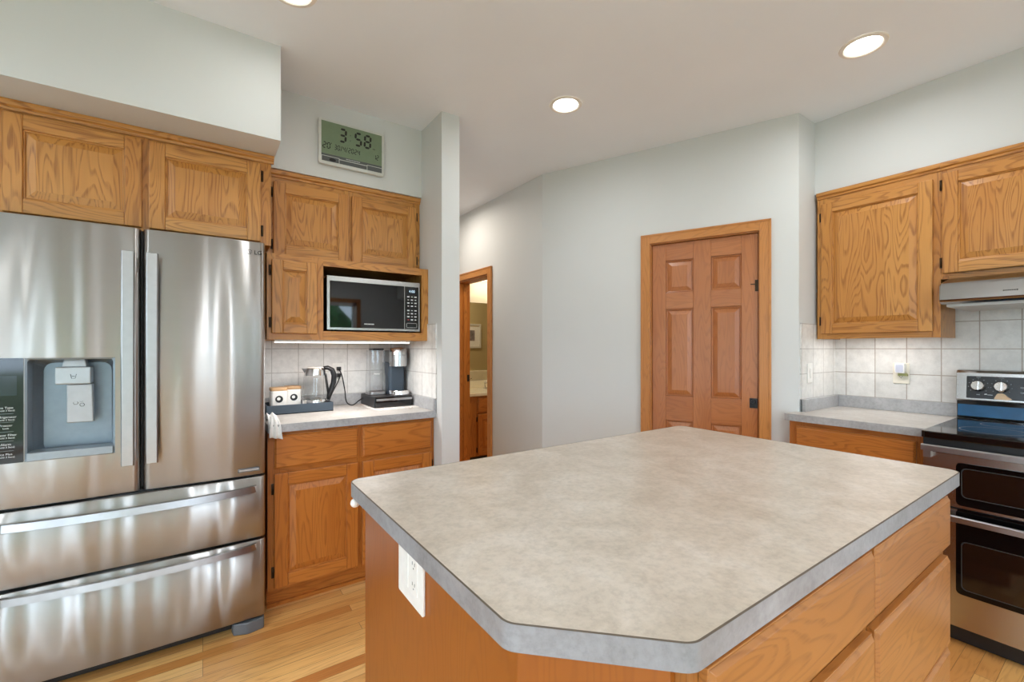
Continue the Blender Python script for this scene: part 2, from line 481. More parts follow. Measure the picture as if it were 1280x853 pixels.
def wall_with_holes(name, axis, pos, thick, lo, hi, holes, mat, top=CEIL):
    """axis 'y': plane y=pos running along x; axis 'x': plane x=pos running along y. holes: (lo,hi,z0,z1)"""
    m = MB()
    def bx(u0, u1, z0, z1):
        if u1 - u0 < 1e-4 or z1 - z0 < 1e-4: return
        if axis == 'y': m.box(W, u0, u1, min(pos, pos + thick), max(pos, pos + thick), z0, z1)
        else: m.box(W, min(pos, pos + thick), max(pos, pos + thick), u0, u1, z0, z1)
    cur = lo
    for h in sorted(holes):
        bx(cur, h[0], 0, top); bx(h[0], h[1], 0, h[2]); bx(h[0], h[1], h[3], top); cur = h[1]
    bx(cur, hi, 0, top)
    return struct(m.build(name, mat))

WIN_F1, WIN_F2, WIN_L = (-2.45, -0.75, 0.05, 2.15), (0.15, 2.3, 0.45, 2.1), (-2.5, 1.1, 0.5, 2.25)
wall_with_holes('wall_front', 'y', ROOM_F, -0.12, ROOM_L - .1, ROOM_R + .1, [WIN_F1, WIN_F2], M['wall'])
wall_with_holes('wall_left', 'x', ROOM_L, -0.12, ROOM_F, ROOM_B, [WIN_L], M['wall'])
wall_with_holes('wall_back', 'y', ROOM_B, 0.12, ROOM_L, 1.245, [], M['wall'])
m = MB(); m.box(W, 1.13, 1.245, 2.335, ROOM_B, 0, CEIL); struct(m.build('wall_column', M['wall']))
m = MB(); m.box(W, 1.13, 1.245, ROOM_B + .12, 5.0, 0, CEIL); struct(m.build('wall_hall_left', M['wall']))
m = MB(); m.box(W, 1.13, 5.3, 5.0, 5.1, 0, CEIL); struct(m.build('wall_hall_end', M['wall']))
wall_with_holes('wall_right', 'x', ROOM_R, 0.12, ROOM_F, 1.17, [], M['wall'])

# pantry wall, turned 22.5 degrees, and the short return beside the range counter
PX, PY = 2.842, 1.17
TH = rad(22.5)
dD = (-math.sin(TH), math.cos(TH)); uD = (-dD[0], -dD[1])         # uD runs left to right in view
nD = (-math.cos(TH), -math.sin(TH))                                # towards the kitchen
LD = 1.697
FD = FR((PX + dD[0] * LD, PY + dD[1] * LD, 0), uD, nD)             # a from the far corner; P is at a = LD
DA0, DA1, DZ = LD - 0.853, LD - 0.200, 1.993                       # pantry door opening
m = MB()
m.box(FD, 0, DA0, 0, CEIL, -0.12, 0); m.box(FD, DA1, LD, 0, CEIL, -0.12, 0); m.box(FD, DA0, DA1, DZ, CEIL, -0.12, 0)
struct(m.build('wall_pantry', M['wall']))
m = MB(); m.box(W, PX + .02, ROOM_R + .12, PY, PY + .1, 0, CEIL)
m.prism(W, [(PX, PY), (PX + .02, PY), (PX + .02, PY + .06)], 0, CEIL)
struct(m.build('wall_return', M['wall']))
QX, QY = PX + dD[0] * LD, PY + dD[1] * LD
HD0, HD1, HDZ = 3.535, 4.13, 1.975                                 # hall door opening (y range)
wall_with_holes('wall_hall_right', 'x', QX, 0.12, QY, 5.0, [(HD0, HD1, 0, HDZ)], M['wall'])

m = MB(); m.box(W, ROOM_R, ROOM_R + .12, PY + .1, 2.92, 0, CEIL); struct(m.build('wall_pantry_back', M['wall']))  # unseen wall added to keep outside light from leaking under the pantry door

# soffits above the cabinets
m = MB(); m.box(W, ROOM_L, 0.29, 2.25, ROOM_B, 2.222, CEIL); m.box(W, 0.29, 1.13, 2.622, ROOM_B, 2.228, CEIL)
struct(m.build('soffit_left', M['wall']))
m = MB(); m.box(W, 3.055, ROOM_R, ROOM_F, PY, 2.212, CEIL); struct(m.build('soffit_right', M['wall']))
m = MB(); m.box(W, ROOM_L, -.70, 2.46, ROOM_B, 0, 2.222); struct(m.build('wall_fridge_side', M['wall']))

# unseen pale floor cover added behind the camera to bounce light upward
m = MB(); m.box(W, ROOM_L, ROOM_R, ROOM_F, -.75, 0.0, .012); m.box(W, ROOM_L, -1.05, -.75, 2.3, 0.0, .012)
struct(m.build('bounce_carpet', simple('pale_bounce_pile', srgb(222, 216, 206), .95, var=.06, scale=160)))

# ceramic tile fields
m = MB(); m.box(W, 0.26, 1.122, ROOM_B - .008, ROOM_B, 0.984, 1.345); struct(m.build('tile_field_alcove', M['tile_y']))
m = MB(); m.box(W, 1.122, 1.13, 2.40, ROOM_B - .008, 0.984, 1.43); struct(m.build('tile_field_column', M['tile_col']))
m = MB(); m.box(W, ROOM_R - .008, ROOM_R, -1.9, PY - .01, 0.984, 1.66); struct(m.build('tile_field_range', M['tile_x']))
m = MB(); m.box(W, PX + .012, ROOM_R - .008, PY - .01, PY, 0.984, 1.43); struct(m.build('tile_field_return', M['tile_side']))

# pantry door
d1 = structure('door_1', FD((DA0 + DA1) / 2, 0, 0))
m = MB()
def casing(m, fr, a0, a1, z1, w=0.062, t=0.018, c=0.0):
    m.box(fr, a0 - w, a0, 0, z1 + w, c, c + t, 0, 'b'); m.box(fr, a1, a1 + w, 0, z1 + w, c, c + t, 0, 'b')
    m.box(fr, a0, a1, z1, z1 + w, c, c + t, 0, 'a')
    m.box(fr, a0 - w, a0 - w + .012, 0, z1 + w, c + t, c + t + .004, 0, 'b'); m.box(fr, a1 + w - .012, a1 + w, 0, z1 + w, c + t, c + t + .004, 0, 'b')
    m.box(fr, a0 - w, a1 + w, z1 + w - .012, z1 + w, c + t, c + t + .004, 0, 'a')
casing(m, FD, DA0, DA1, DZ)
m.build('door_casing', M['oak_trim'], d1, bevel=0.005)
m = MB()
m.box(FD, DA0, DA0 + .006, 0, DZ, -.12, 0.0, 0, 'b'); m.box(FD, DA1 - .006, DA1, 0, DZ, -.12, 0.0, 0, 'b'); m.box(FD, DA0, DA1, DZ - .006, DZ, -.12, 0.0, 0, 'a')
m.build('door_jamb', M['oak_trim'], d1)
m = MB()
s0, s1 = DA0 + .008, DA1 - .009
dw = s1 - s0; st = .088 * dw / .62; mid = 0.105 * dw / .62
pw = (dw - 2 * st - mid) / 2
rails = [(0.012, 0.22), (0.80, 0.965), (1.545, 1.655), (1.87, DZ - .009)]
cb, ct = -.052, -.014
m.box(FD, s0, s0 + st, .012, DZ - .009, cb, ct, 0, 'b'); m.box(FD, s1 - st, s1, .012, DZ - .009, cb, ct, 0, 'b')
m.box(FD, s0 + st + pw, s0 + st + pw + mid, .012, DZ - .009, cb, ct, 0, 'b')
for r0, r1 in rails:
    for a in (s0 + st, s0 + st + pw + mid): m.box(FD, a, a + pw, r0, r1, cb, ct, 0, 'a')
leaf = m.build('door_leaf', M['oak_door'], d1, bevel=0.002)
for k in range(3):
    for a in (s0 + st, s0 + st + pw + mid):
        z0, z1 = rails[k][1], rails[k + 1][0]
        p = MB(); q = lambda i: (a + i, a + pw - i, z0 + i, z1 - i)
        p.frus(FD, q(0), cb + .004, q(0), ct - .013, 0, 'b')
        p.frus(FD, q(.010), ct - .0131, q(.038), ct - .004, 0, 'b')
        p.build('door_panel', M['oak_door'], leaf)
        e = MB()
        for (x0, x1, y0, y1, ax) in ((a, a + .010, z0, z1, 'b'), (a + pw - .010, a + pw, z0, z1, 'b'), (a, a + pw, z0, z0 + .010, 'a'), (a, a + pw, z1 - .010, z1, 'a')):
            e.box(FD, x0, x1, y0, y1, ct - .013, ct - .006, 0, ax)
        e.build('sticking', M['oak_door'], leaf, bevel=0.004)
m = MB()
la = s1 - .026
m.prism(FD, rrect(la - .020, la + .024, .916, .976, .003), ct, ct + .003)
m.lathe(FD, [(0.0, .012), (.012, .012), (.014, .004), (.014, 0)], 0, 20, (la + .002, .955, ct + .003), 'c')
m.box(FD, la - .008, la + .014, .922, .936, ct + .003, ct + .006)
lp = m.build('latch_plate', M['black'], d1)
lp['label'] = 'blackened bare latch plate'
m = MB(); m.box(FD, s1 - .016, s1 + .004, 1.63, 1.70, ct, ct + .003); m.box(FD, s1 - .040, s1 - .014, 1.672, 1.677, ct, ct + .004)
m.build('hinge_hook', M['bronze'], d1)

# hall door trim (no leaf to be seen)
d2 = structure('door_2', (QX, (HD0 + HD1) / 2, 0))
FH = FX(QX)
m = MB(); casing(m, FH, HD0, HD1, HDZ, w=.065); m.build('door_casing', M['oak_trim'], d2, bevel=0.004)
m = MB()
m.box(W, QX - .001, QX + .125, HD1 - .016, HD1, 0, HDZ, 0, 'c'); m.box(W, QX - .001, QX + .125, HD0, HD0 + .016, 0, HDZ, 0, 'c'); m.box(W, QX - .001, QX + .125, HD0, HD1, HDZ - .016, HDZ, 0, 'b')
m.box(W, QX + .05, QX + .085, HD1 - .028, HD1 - .015, 0, HDZ, 0, 'c')
m.build('door_jamb', M['oak_base'], d2)
m = MB(); m.box(W, QX + .088, QX + .118, HD1 - .018, HD1 - .0155, .93, 1.0); m.build('strike_plate', M['black'], d2)

# baseboards
FB = [('baseboard_pantry', FD, 0, DA0 - .063), ('baseboard_pantry_end', FD, DA1 + .063, LD)]
for nm, fr, a0, a1 in FB:
    m = MB(); m.box(fr, a0, a1, 0, .085, 0, .013, 0, 'a'); struct(m.build(nm, M['oak_trim'], bevel=.003))
m = MB(); m.box(FH, QY, HD0 - .066, 0, .085, 0, .013, 0, 'a'); struct(m.build('baseboard_hall', M['oak_trim'], bevel=.003))

# windows behind the camera
pane_glass = clear_glass('window_glass', gloss=0.05)
def window(n, axis, pos, h, divs):
    lo, hi, z0, z1 = h
    fr = FY(pos) if axis == 'y' else FX(pos)
    root = structure('window_%d' % n, fr((lo + hi) / 2, z0, 0))
    m = MB(); w = .06
    c0, c1 = 0.0, .12
    m.box(fr, lo, lo + w, z0, z1, c0, c1); m.box(fr, hi - w, hi, z0, z1, c0, c1)
    m.box(fr, lo, hi, z0, z0 + w, c0, c1); m.box(fr, lo, hi, z1 - w, z1, c0, c1)
    for k in range(1, divs):
        x = lo + (hi - lo) * k / divs
        m.box(fr, x - .035, x + .035, z0, z1, c0 + .03, c1 - .02)
    m.build('window_frame', M['white'], root)
    for k in range(divs):
        g = MB(); x0 = lo + (hi - lo) * k / divs + .03; x1 = lo + (hi - lo) * (k + 1) / divs - .03
        g.box(fr, x0, x1, z0 + .05, z1 - .05, .058, .062); g.build('window_pane', pane_glass, root)
    m = MB()
    for (a0, a1, b0, b1) in ((lo - .07, lo, z0 - .07, z1 + .07), (hi, hi + .07, z0 - .07, z1 + .07), (lo, hi, z1, z1 + .07), (lo, hi, z0 - .07, z0)):
        m.box(fr, a0, a1, max(b0, 0.002), b1, -.018, 0)
    m.build('window_casing', M['oak_trim'], root)
window(1, 'y', ROOM_F, WIN_F1, 2)
window(2, 'y', ROOM_F, WIN_F2, 3)
window(3, 'x', ROOM_L, WIN_L, 3)

# lawn and trees outside (seen in the microwave door)
lawn = simple('lawn_grass', srgb(96, 108, 70), 0.9, var=.3, scale=8)
m = MB(); m.box(W, -30, 30, -40, 18, -.5, -.35); struct(m.build('ground', lawn))
leafm = simple('tree_leaves', srgb(58, 100, 50), 0.8, var=.5, scale=5)
barkm = simple('tree_bark', srgb(92, 74, 58), 0.9, var=.2, scale=20)
def tree(x, y, h, r, label):
    root = thing('tree', label, 'tree', (x, y, -.35), 'garden trees beyond the windows')
    m = MB(); m.tube([(x, y, -.36), (x + .05, y, h * .35), (x, y + .04, h * .6)], [.16, .12, .07], 0, 10); m.build('trunk', barkm, root)
    bm = bmesh.new(); 
    for k in range(9):
        a = random.uniform(0, 6.28); q = random.uniform(0, r * .6)
        g = bmesh.ops.create_icosphere(bm, subdivisions=3, radius=r * random.uniform(.45, .7))
        c = Vector((math.cos(a) * q, math.sin(a) * q, h * .62 + random.uniform(-.3, .4) * r + .35))
        for v in g['verts']:
            v.co = v.co * (1 + random.uniform(-.14, .14)) + c
    for f in bm.faces: f.smooth = True
    me = bpy.data.meshes.new('crown'); bm.to_mesh(me); bm.free(); me.materials.append(leafm)
    o = bpy.data.objects.new('crown', me); COL.objects.link(o); o.parent = root
tree(3.1, -10.5, 2.75, 1.05, 'leafy green garden tree mirrored in the microwave door')
tree(-2.0, -13, 4.2, 2.0, 'broad green garden tree outside the patio window')
tree(-11, -2.5, 4.0, 1.9, 'round green garden tree outside the side window')

# ================================================================== REFRIGERATOR
FYf = 2.32
RX0, RX1, RC = -.642, .236, -.203
fr_ = FY(FYf)
fridge = thing('refrigerator', 'large stainless steel French door refrigerator with ice dispenser and two freezer drawers', 'refrigerator', (RC, 2.66, 0))
m = MB(); m.box(W, RX0 + .004, RX1 - .004, FYf + .113, 3.0, .03, 1.742); m.build('body', simple('silver_grey_side', srgb(150, 152, 154), .45), fridge, bevel=.006)
def curved_slab(a0, a1, b0, b1, c0=-.10, bulge=.006, r=.022, cols=None, hole=None, n=36):
    m = MB()
    xs = set(a0 + (a1 - a0) * k / n for k in range(n + 1))
    for d in (.001, .003, .006, .010, .015, r): xs.add(a0 + d); xs.add(a1 - d)
    zs = [b0, b0 + .004, b1 - .004, b1]
    if hole: xs |= {hole[0], hole[1]}; zs = sorted(set(zs) | {hole[2], hole[3]})
    xs = sorted(xs)
    def C(x):
        t = (x - a0) / (a1 - a0); c = bulge * (1 - (2 * t - 1) ** 2)
        d = min(x - a0, a1 - x)
        if d < r: c -= r - math.sqrt(max(0, r * r - (r - d) ** 2))
        return c
    def bz(z): return -.004 if z in (zs[0], zs[-1]) else 0
    idx = {}; pts = []
    for i, x in enumerate(xs):
        for j, z in enumerate(zs):
            idx[i, j] = len(pts); pts.append((x, z, C(x) + bz(z)))
    nb = len(pts); faces = []
    for i in range(len(xs) - 1):
        for j in range(len(zs) - 1):
            if hole and xs[i] >= hole[0] - 1e-6 and xs[i + 1] <= hole[1] + 1e-6 and zs[j] >= hole[2] - 1e-6 and zs[j + 1] <= hole[3] + 1e-6: continue
            faces.append([idx[i, j], idx[i + 1, j], idx[i + 1, j + 1], idx[i, j + 1]])
    m.add([fr_(*p) for p in pts], faces, 0, None, True)
    for (x0, x1, z0, z1) in ((a0, a0, b0, b1), (a1, a1, b0, b1)):
        m.add([fr_(x0, z0, C(x0) - .004), fr_(x0, z1, C(x0) - .004), fr_(x0, z1, c0), fr_(x0, z0, c0)], [[0, 1, 2, 3]], 0)
    for j in (0, len(zs) - 1):
        top = [(x, zs[j], C(x) - .004) for x in xs]; bot = [(x, zs[j], c0) for x in xs]
        m.loft(fr_, [top, bot], 0, 'a', (False, False), False, closed=False)
    m.add([fr_(a0, b0, c0), fr_(a1, b0, c0), fr_(a1, b1, c0), fr_(a0, b1, c0)], [[0, 1, 2, 3]] if not hole else [], 0)
    return m
HOLE = (-.527, -.282, .874, 1.248)
ld_ = curved_slab(RX0, RC - .004, .710, 1.766, hole=HOLE).build('door', M['steel'], fridge, weld=True)
ld_['label'] = 'left refrigerator door with dispenser'
rd_ = curved_slab(RC + .004, RX1, .710, 1.766).build('door', M['steel'], fridge, weld=True)
rd_['label'] = 'plain right refrigerator door'
dr1 = curved_slab(RX0, RX1, .424, .700, bulge=.008).build('freezer_drawer', M['steel'], fridge, weld=True)
dr2 = curved_slab(RX0, RX1, .062, .412, bulge=.008).build('freezer_drawer', M['steel'], fridge, weld=True)
m = MB(); m.box(fr_, RX0 + .01, RX1 - .01, .05, 1.75, -.112, -.1005); m.box(fr_, RC - .02, RC + .02, .71, 1.76, -.1005, -.03); m.box(fr_, RX0 + .01, RX1 - .01, .69, .72, -.1005, -.03); m.box(fr_, RX0 + .01, RX1 - .01, .40, .435, -.1005, -.03); m.build('door_gasket', M['dark_seal'], fridge)
m = MB(); m.box(fr_, RX0 + .02, RX1 - .01, .012, .062, -.16, -.06); m.build('kick_grille', M['black'], fridge)
m = MB()
ft = [(RX1 - .125, 0), (RX1 - .012, 0), (RX1 - .004, .012), (RX1 - .004, .028)] 
m.prism(W, rounded([(RX1 - .13, FYf + .05), (RX1 - .125, FYf + .012), (RX1 - .07, FYf - .012), (RX1 - .004, FYf + .004), (RX1 - .004, FYf + .10)], [0, .01, .04, .012, 0]), 0.001, .052)
m.build('foot', M['grey_plastic'], fridge, bevel=.004)
for (x0, x1, par) in ((-.262, -.219, ld_), (-.188, -.146, rd_)):
    m = MB()
    zt, zb = 1.664, .824
    prof = []
    for k in range(25):
        t = k / 24; z = zb + (zt - zb) * t
        c = .050 + .004 * math.sin(math.pi * t)
        prof.append([(x0, z, c - .012), (x0 + .004, z, c), (x1 - .004, z, c), (x1, z, c - .012)])
    m.loft(fr_, prof, 0, 'b', smooth=False)
    for zz in (zb + .002, zt - .040): m.box(fr_, x0 + .006, x1 - .006, zz, zz + .038, -.002, .04)
    m.build('handle', M['steel_h'], par, bevel=.002)
for (z0, z1, par) in ((.630, .664, dr1), (.370, .402, dr2)):
    m = MB(); rings = []
    xa, xb = -.600, .198
    for k in range(41):
        t = k / 40; x = xa + (xb - xa) * t; q = 1 - (2 * t - 1) ** 2
        c = .012 + .050 * q ** .6; th = .010
        rings.append([(x, z0, c - th), (x, z0 + .004, c), (x, z1 - .003, c - .004), (x, z1, c - th - .004)])
    m.loft(fr_, rings, 0, 'a', smooth=False)
    m.box(fr_, xa, xa + .03, z0 + .002, z1 - .002, 0, .012); m.box(fr_, xb - .03, xb, z0 + .002, z1 - .002, 0, .012)
    m.build('handle', M['steel_h'], par)
# dispenser
disp_m = simple('dispenser_silver', srgb(138, 150, 160), .3, .5)
m = MB()
a0, a1, b0, b1 = HOLE; dp = -.095
def quad(m, pts): m.add([fr_(*p) for p in pts], [[0, 1, 2, 3]])
rings = []
o_ = rrect(a0, a1, b0, b1, .004, 4)
rings.append([(a, b, .004) for a, b in o_]); rings.append([(a, b, .001) for a, b in rrect(a0 + .006, a1 - .006, b0 + .006, b1 - .006, .01, 4)])
rings.append([(a, b, -.05) for a, b in rrect(a0 + .008, a1 - .008, b0 + .008, b1 - .008, .02, 4)])
rings.append([(a, b, dp) for a, b in rrect(a0 + .028, a1 - .022, b0 + .012, b1 - .02, .03, 4)])
m.loft(fr_, rings, 0, 'b', (False, True), False)
dsp = m.build('dispenser_recess', disp_m, ld_)
m = MB(); m.box(fr_, -.450, -.352, 1.148, 1.212, -.05, .004); m.loft(fr_, [[(-.435, 1.212, -.06), (-.365, 1.212, -.06), (-.365, 1.212, -.012), (-.435, 1.212, -.012)], [(-.430, 1.246, -.06), (-.372, 1.246, -.06), (-.372, 1.246, -.02), (-.430, 1.246, -.02)]])
m.build('ice_chute', simple('chute_silver', srgb(176, 182, 186), .35, .4), ld_, bevel=.004)
m = MB(); m.loft(fr_, [[(-.425, .998, -.030), (-.348, .998, -.030), (-.348, .998, -.046), (-.425, .998, -.046)], [(-.422, 1.146, -.012), (-.350, 1.146, -.012), (-.350, 1.146, -.05), (-.422, 1.146, -.05)]])
m.build('dispenser_paddle', simple('paddle_silver', srgb(178, 186, 192), .35, .4), ld_, bevel=.004)
m = MB(); m.box(fr_, a0 + .004, a1 - .004, b0 - .002, b0 + .030, -.07, .009); m.build('drip_tray', simple('tray_silver', srgb(150, 158, 164), .35, .5), ld_, bevel=.004)
m = MB()
for (dx, dz) in ((0, 0), (.016, .010), (.018, -.008)):
    pts = [(-.398 + dx + math.cos(t * 1.0472) * .007, 1.075 + dz + math.sin(t * 1.0472) * .007, -.0205) for t in range(7)]
    m.tube(pts, .0007, 0, 5, fr_)
m.build('ice_symbol', M['ink'], ld_)
m = MB()
m.tube([(-.408, 1.186, .0045), (-.405, 1.170, .0045), (-.395, 1.170, .0045), (-.392, 1.186, .0045)], .0008, 0, 5, fr_)
m.tube([(-.404, 1.178, .0045), (-.396, 1.178, .0045)], .0008, 0, 5, fr_)
m.build('cup_symbol', M['ink'], ld_)
m = MB(); m.prism(fr_, rrect(-.616, -.529, .874, 1.248, .003), -.02, .0075); m.build('control_panel', M['black_gloss'], ld_)
m = MB(); m.box(fr_, -.606, -.545, 1.115, 1.185, .0075, .0082); m.build('display', simple('grey_display', srgb(40, 48, 52), 0.1), ld_)
zz = [1.068, 1.035, 1.005, .971, .938, .903]
for z, s in zip(zz, ['Ice Type', 'Refrigerator', 'Freezer', 'Water Filter', 'Alarm', 'Ice Plus']):
    text('panel_print', s, fr_(-.572, z + .004, .0078), (1, 0, 0), .0105, M['print'], ld_)
    text('panel_print', '(Hold 3 Secs)' if s != 'Freezer' else 'Lock', fr_(-.572, z - .006, .0078), (1, 0, 0), .008, M['print'], ld_)
for z in zz[1:]:
    m = MB(); m.box(fr_, -.590, -.553, z + .0155, z + .0165, .0075, .0081); m.build('panel_rule', M['print_dim'], ld_)
# badge and logo, right door
text('brand_letters', 'LG', fr_(.190, 1.716, .0024), (1, 0, 0), .026, M['ink'], rd_, align='LEFT', extrude=.0006)
m = MB()
ring = [(.172 + math.cos(t) * .010, 1.717 + math.sin(t) * .010, .0026) for t in [rad(20 + 300 * k / 20) for k in range(21)]]
m.tube(ring, .0011, 0, 6, fr_); m.tube([(.172, 1.722, .0026), (.172, 1.712, .0026), (.177, 1.712, .0026)], .0011, 0, 6, fr_); m.tube([(.172, 1.717, .0026), (.182, 1.717, .0026)], .0011, 0, 6, fr_)
m.lathe(fr_, [(0, .001), (.0016, .001), (.0016, 0)], 0, 8, (.167, 1.7205, .0022), 'c')
m.build('brand_emblem', M['ink'], rd_)
m = MB(); m.box(fr_, .128, .212, .728, .744, -.001, .0055); bd = m.build('badge', M['grey_plastic'], rd_, bevel=.001)
m = MB(); m.box(fr_, .132, .208, .7325, .7395, .0055, .006); m.build('badge_plate', M['steel_h'], bd)

# ================================================================== OVER-FRIDGE WALL CABINET
CY1 = 2.465
fo = FY(CY1)
oc = thing('wall_cabinet', 'wide oak wall cabinet with two raised-panel doors above the refrigerator', 'cabinet', (-.193, CY1 + .2, 1.785))
a0, a1, b0, b1 = -.668, .274, 1.785, 2.221
m = MB(); m.box(fo, a0, a1, b0, b1, -.5, -.019, 0, 'b'); m.build('carcass', M['oak_up'], oc)
face_frame(oc, fo, a0, a1, b0, b1, [(a0, a0 + .05), (-.224, -.178), (a1 - .05, a1)], [(a0 + .05, -.224, b0, b0 + .04), (-.178, a1 - .05, b0, b0 + .04), (a0 + .05, -.224, b1 - .075, b1), (-.178, a1 - .05, b1 - .075, b1)], M['oak_up'])
cab_door(oc, fo, -.618, -.213, 1.797, 2.172, M['oak_up'])
cab_door(oc, fo, -.190, .229, 1.797, 2.172, M['oak_up'], hinge='r')
def crown(root, fr, a0, a1, z, mat, ends=None):
    m = MB()
    prof = [(0, 0), (.006, 0), (.008, .010), (.016, .016), (.018, .026), (.018, .036), (0, .036)]
    m.loft(fr, [[(a0, z - .036 + h, c) for c, h in prof], [(a1, z - .036 + h, c) for c, h in prof]], 0, 'a')
    m.build('crown_moulding', mat, root)
crown(oc, fo, a0, a1 + .012, 2.221, M['oak_up'])

# upper cabinet in the alcove
CY2 = 2.65
fu = FY(CY2)
uc = thing('wall_cabinet', 'oak wall cabinet with two small raised-panel doors above the microwave shelf', 'cabinet', (.70, CY2 + .19, 1.765))
a0, a1, b0, b1 = .262, 1.128, 1.765, 2.226
m = MB(); m.box(fu, a0, a1, b0, b1, -.37, -.019, 0, 'b'); m.build('carcass', M['oak_up'], uc)
face_frame(uc, fu, a0, a1, b0, b1, [(a0, .315), (.665, .73), (1.075, a1)], [(.315, .665, b0, b0 + .03), (.73, 1.075, b0, b0 + .03), (.315, .665, b1 - .08, b1), (.73, 1.075, b1 - .08, b1)], M['oak_up'])
cab_door(uc, fu, .304, .688, 1.777, 2.163, M['oak_up'], hinge='l')
cab_door(uc, fu, .707, 1.100, 1.777, 2.163, M['oak_up'], hinge='r')
crown(uc, fu, a0, a1, 2.226, M['oak_up'])

# microwave shelf cabinet
CY3 = 2.52
fm = FY(CY3)
mc = thing('microwave_cabinet', 'oak open shelf cabinet holding the microwave beside one narrow door', 'cabinet', (.70, CY3 + .25, 1.327))
a0, a1, b0, b1 = .262, 1.128, 1.327, 1.762
N0, N1, NZ0, NZ1 = .527, 1.088, 1.374, 1.722
dpt = -.50
m = MB()
m.box(fm, a0, a0 + .018, b0, b1, dpt, -.019, 0, 'b'); m.box(fm, a1 - .018, a1, b0, b1, dpt, -.019, 0, 'b'); m.box(fm, N0 - .02, N0, b0, b1, dpt, -.019, 0, 'b')
m.box(fm, a0, a1, NZ0 - .018, NZ0, dpt, -.019, 0, 'a'); m.box(fm, a0, a1, b1 - .018, b1, dpt, -.019, 0, 'a'); m.box(fm, a0, a1, b0, b1, dpt, dpt + .012, 0, 'b')
m.build('carcass', M['oak_up'], mc)
face_frame(mc, fm, a0, a1, b0, b1, [(a0, .30), (.47, N0), (N1, a1)], [(.30, .47, b0, b0 + .05), (.30, .47, b1 - .045, b1), (N0, N1, b0, NZ0), (N0, N1, NZ1, b1)], M['oak_up'])
cab_door(mc, fm, .282, .494, 1.358, 1.730, M['oak_up'], hinge='l', st=.05, strips=False)

# base cabinet in the alcove
CY4 = 2.440
fb = FY(CY4)
bc = thing('base_cabinet', 'oak base cabinet with two drawers over two doors beside the refrigerator', 'cabinet', (.69, CY4 + .3, 0))
a0, a1, b0, b1 = .257, 1.128, .10, .876
m = MB(); m.box(fb, a0, a1, b0, b1, -.585, -.019, 0, 'b'); m.build('carcass', M['oak_base'], bc)
face_frame(bc, fb, a0, a1, b0, b1, [(a0, .31), (.66, .73), (1.09, a1)],
           [(x0, x1, z0, z1) for (x0, x1) in ((.31, .66), (.73, 1.09)) for (z0, z1) in ((b0, .14), (.655, .71), (.835, b1))], M['oak_base'])
for (x0, x1) in ((.284, .683), (.705, 1.108)):
    drawer_front(bc, fb, x0, x1, .695, .858, M['oak_base'])
cab_door(bc, fb, .284, .683, .117, .672, M['oak_base'], hinge='l', st=.06)
cab_door(bc, fb, .705, 1.108, .117, .672, M['oak_base'], hinge='r', st=.06)
m = MB(); m.box(fb, a0, a1, 0, .10, -.585, -.055, 0, 'a'); m.box(fb, a0, a1, 0, .018, -.055, -.042, 0, 'a')
m.build('toe_kick', M['oak_base'], bc)

# alcove countertop
ct1 = thing('countertop', 'mottled grey laminate countertop holding the kettle and coffee machine', 'countertop', (.69, 2.72, .876))
m = MB(); m.box(W, .255, 1.128, 2.410, ROOM_B - .002, .877, .914); m.build('top', M['lam_side'], ct1)
m = MB(); m.box(W, .255, 1.128, 2.404, 2.4105, .876, .9125); m.box(W, .255, 1.128, 2.4042, 2.4105, .9125, .914, 1); m.build('edge_band', [M['lam_edge'], M['lam_edge']], ct1)
m = MB(); m.box(W, .255, 1.110, ROOM_B - .020, ROOM_B - .001, .914, .985); m.box(W, 1.110, 1.129, 2.404, ROOM_B - .001, .914, .985)
m.build('backsplash', M['lam_edge'], ct1, bevel=.002)

# ================================================================== MICROWAVE
fw = FY(2.535)
mw = thing('microwave', 'stainless steel microwave oven with black glass door inside the oak shelf cabinet', 'microwave', (.82, 2.72, NZ0))
a0, a1, b0, b1 = .549, 1.080, 1.384, 1.676
m = MB(); m.box(fw, a0 + .004, a1 - .004, b0, b1 - .004, -.38, -.03)
for x in (a0 + .05, a1 - .05):
    for c in (-.07, -.33): m.lathe(fw, [(.012, b0 - NZ0 + .001), (.012, 0)], 0, 12, (x, NZ0, c))
m.build('body', M['black'], mw)
m = MB(); m.box(fw, a0, a0 + .014, b0, b1, -.03, 0); m.box(fw, a0 + .014, a1, b1 - .026, b1, -.03, 0); m.box(fw, a0 + .014, a1, b0, b0 + .012, -.03, 0); m.box(fw, a1 - .008, a1, b0 + .012, b1 - .026, -.03, 0)
m.box(fw, .983, .986, b0 + .012, b1 - .026, -.03, 0)
m.build('trim_frame', M['steel_r'], mw)
m = MB(); m.box(fw, a0 + .014, .983, b0 + .012, b1 - .026, -.03, -.001); m.build('door', simple('microwave_glass', srgb(9, 5, 7), 0.03, spec=0.6), mw)
m = MB(); m.box(fw, .986, a1 - .008, b0 + .012, b1 - .026, -.03, -.001); cp = m.build('control_panel', M['black_gloss'], mw)
m = MB(); m.box(fw, 1.005, 1.055, 1.608, 1.635, -.001, .0003); m.build('display', simple('blue_black_display', srgb(20, 28, 44), .1), cp)
text('clock_digits', '4:00', fw(1.030, 1.6215, .0005), (1, 0, 0), .022, emission('display_glow', srgb(190, 215, 235), .9), cp)
red_print = simple('red_print', srgb(170, 40, 40), .5)
for i in range(8):
    for j in range(3):
        z = 1.590 - i * .0185 - (.008 if i > 3 else 0); x = 1.008 + j * .0225
        big = i in (2, 3)
        w_, h_ = (.007, .0035) if (i + j) % 2 == 0 else (.005, .0025)
        m = MB(); m.box(fw, x - w_, x + w_, z - h_, z + h_, -.001, .0002)
        m.build('key', red_print if (i == 7 and j == 0) else M['print'], cp)
m = MB()
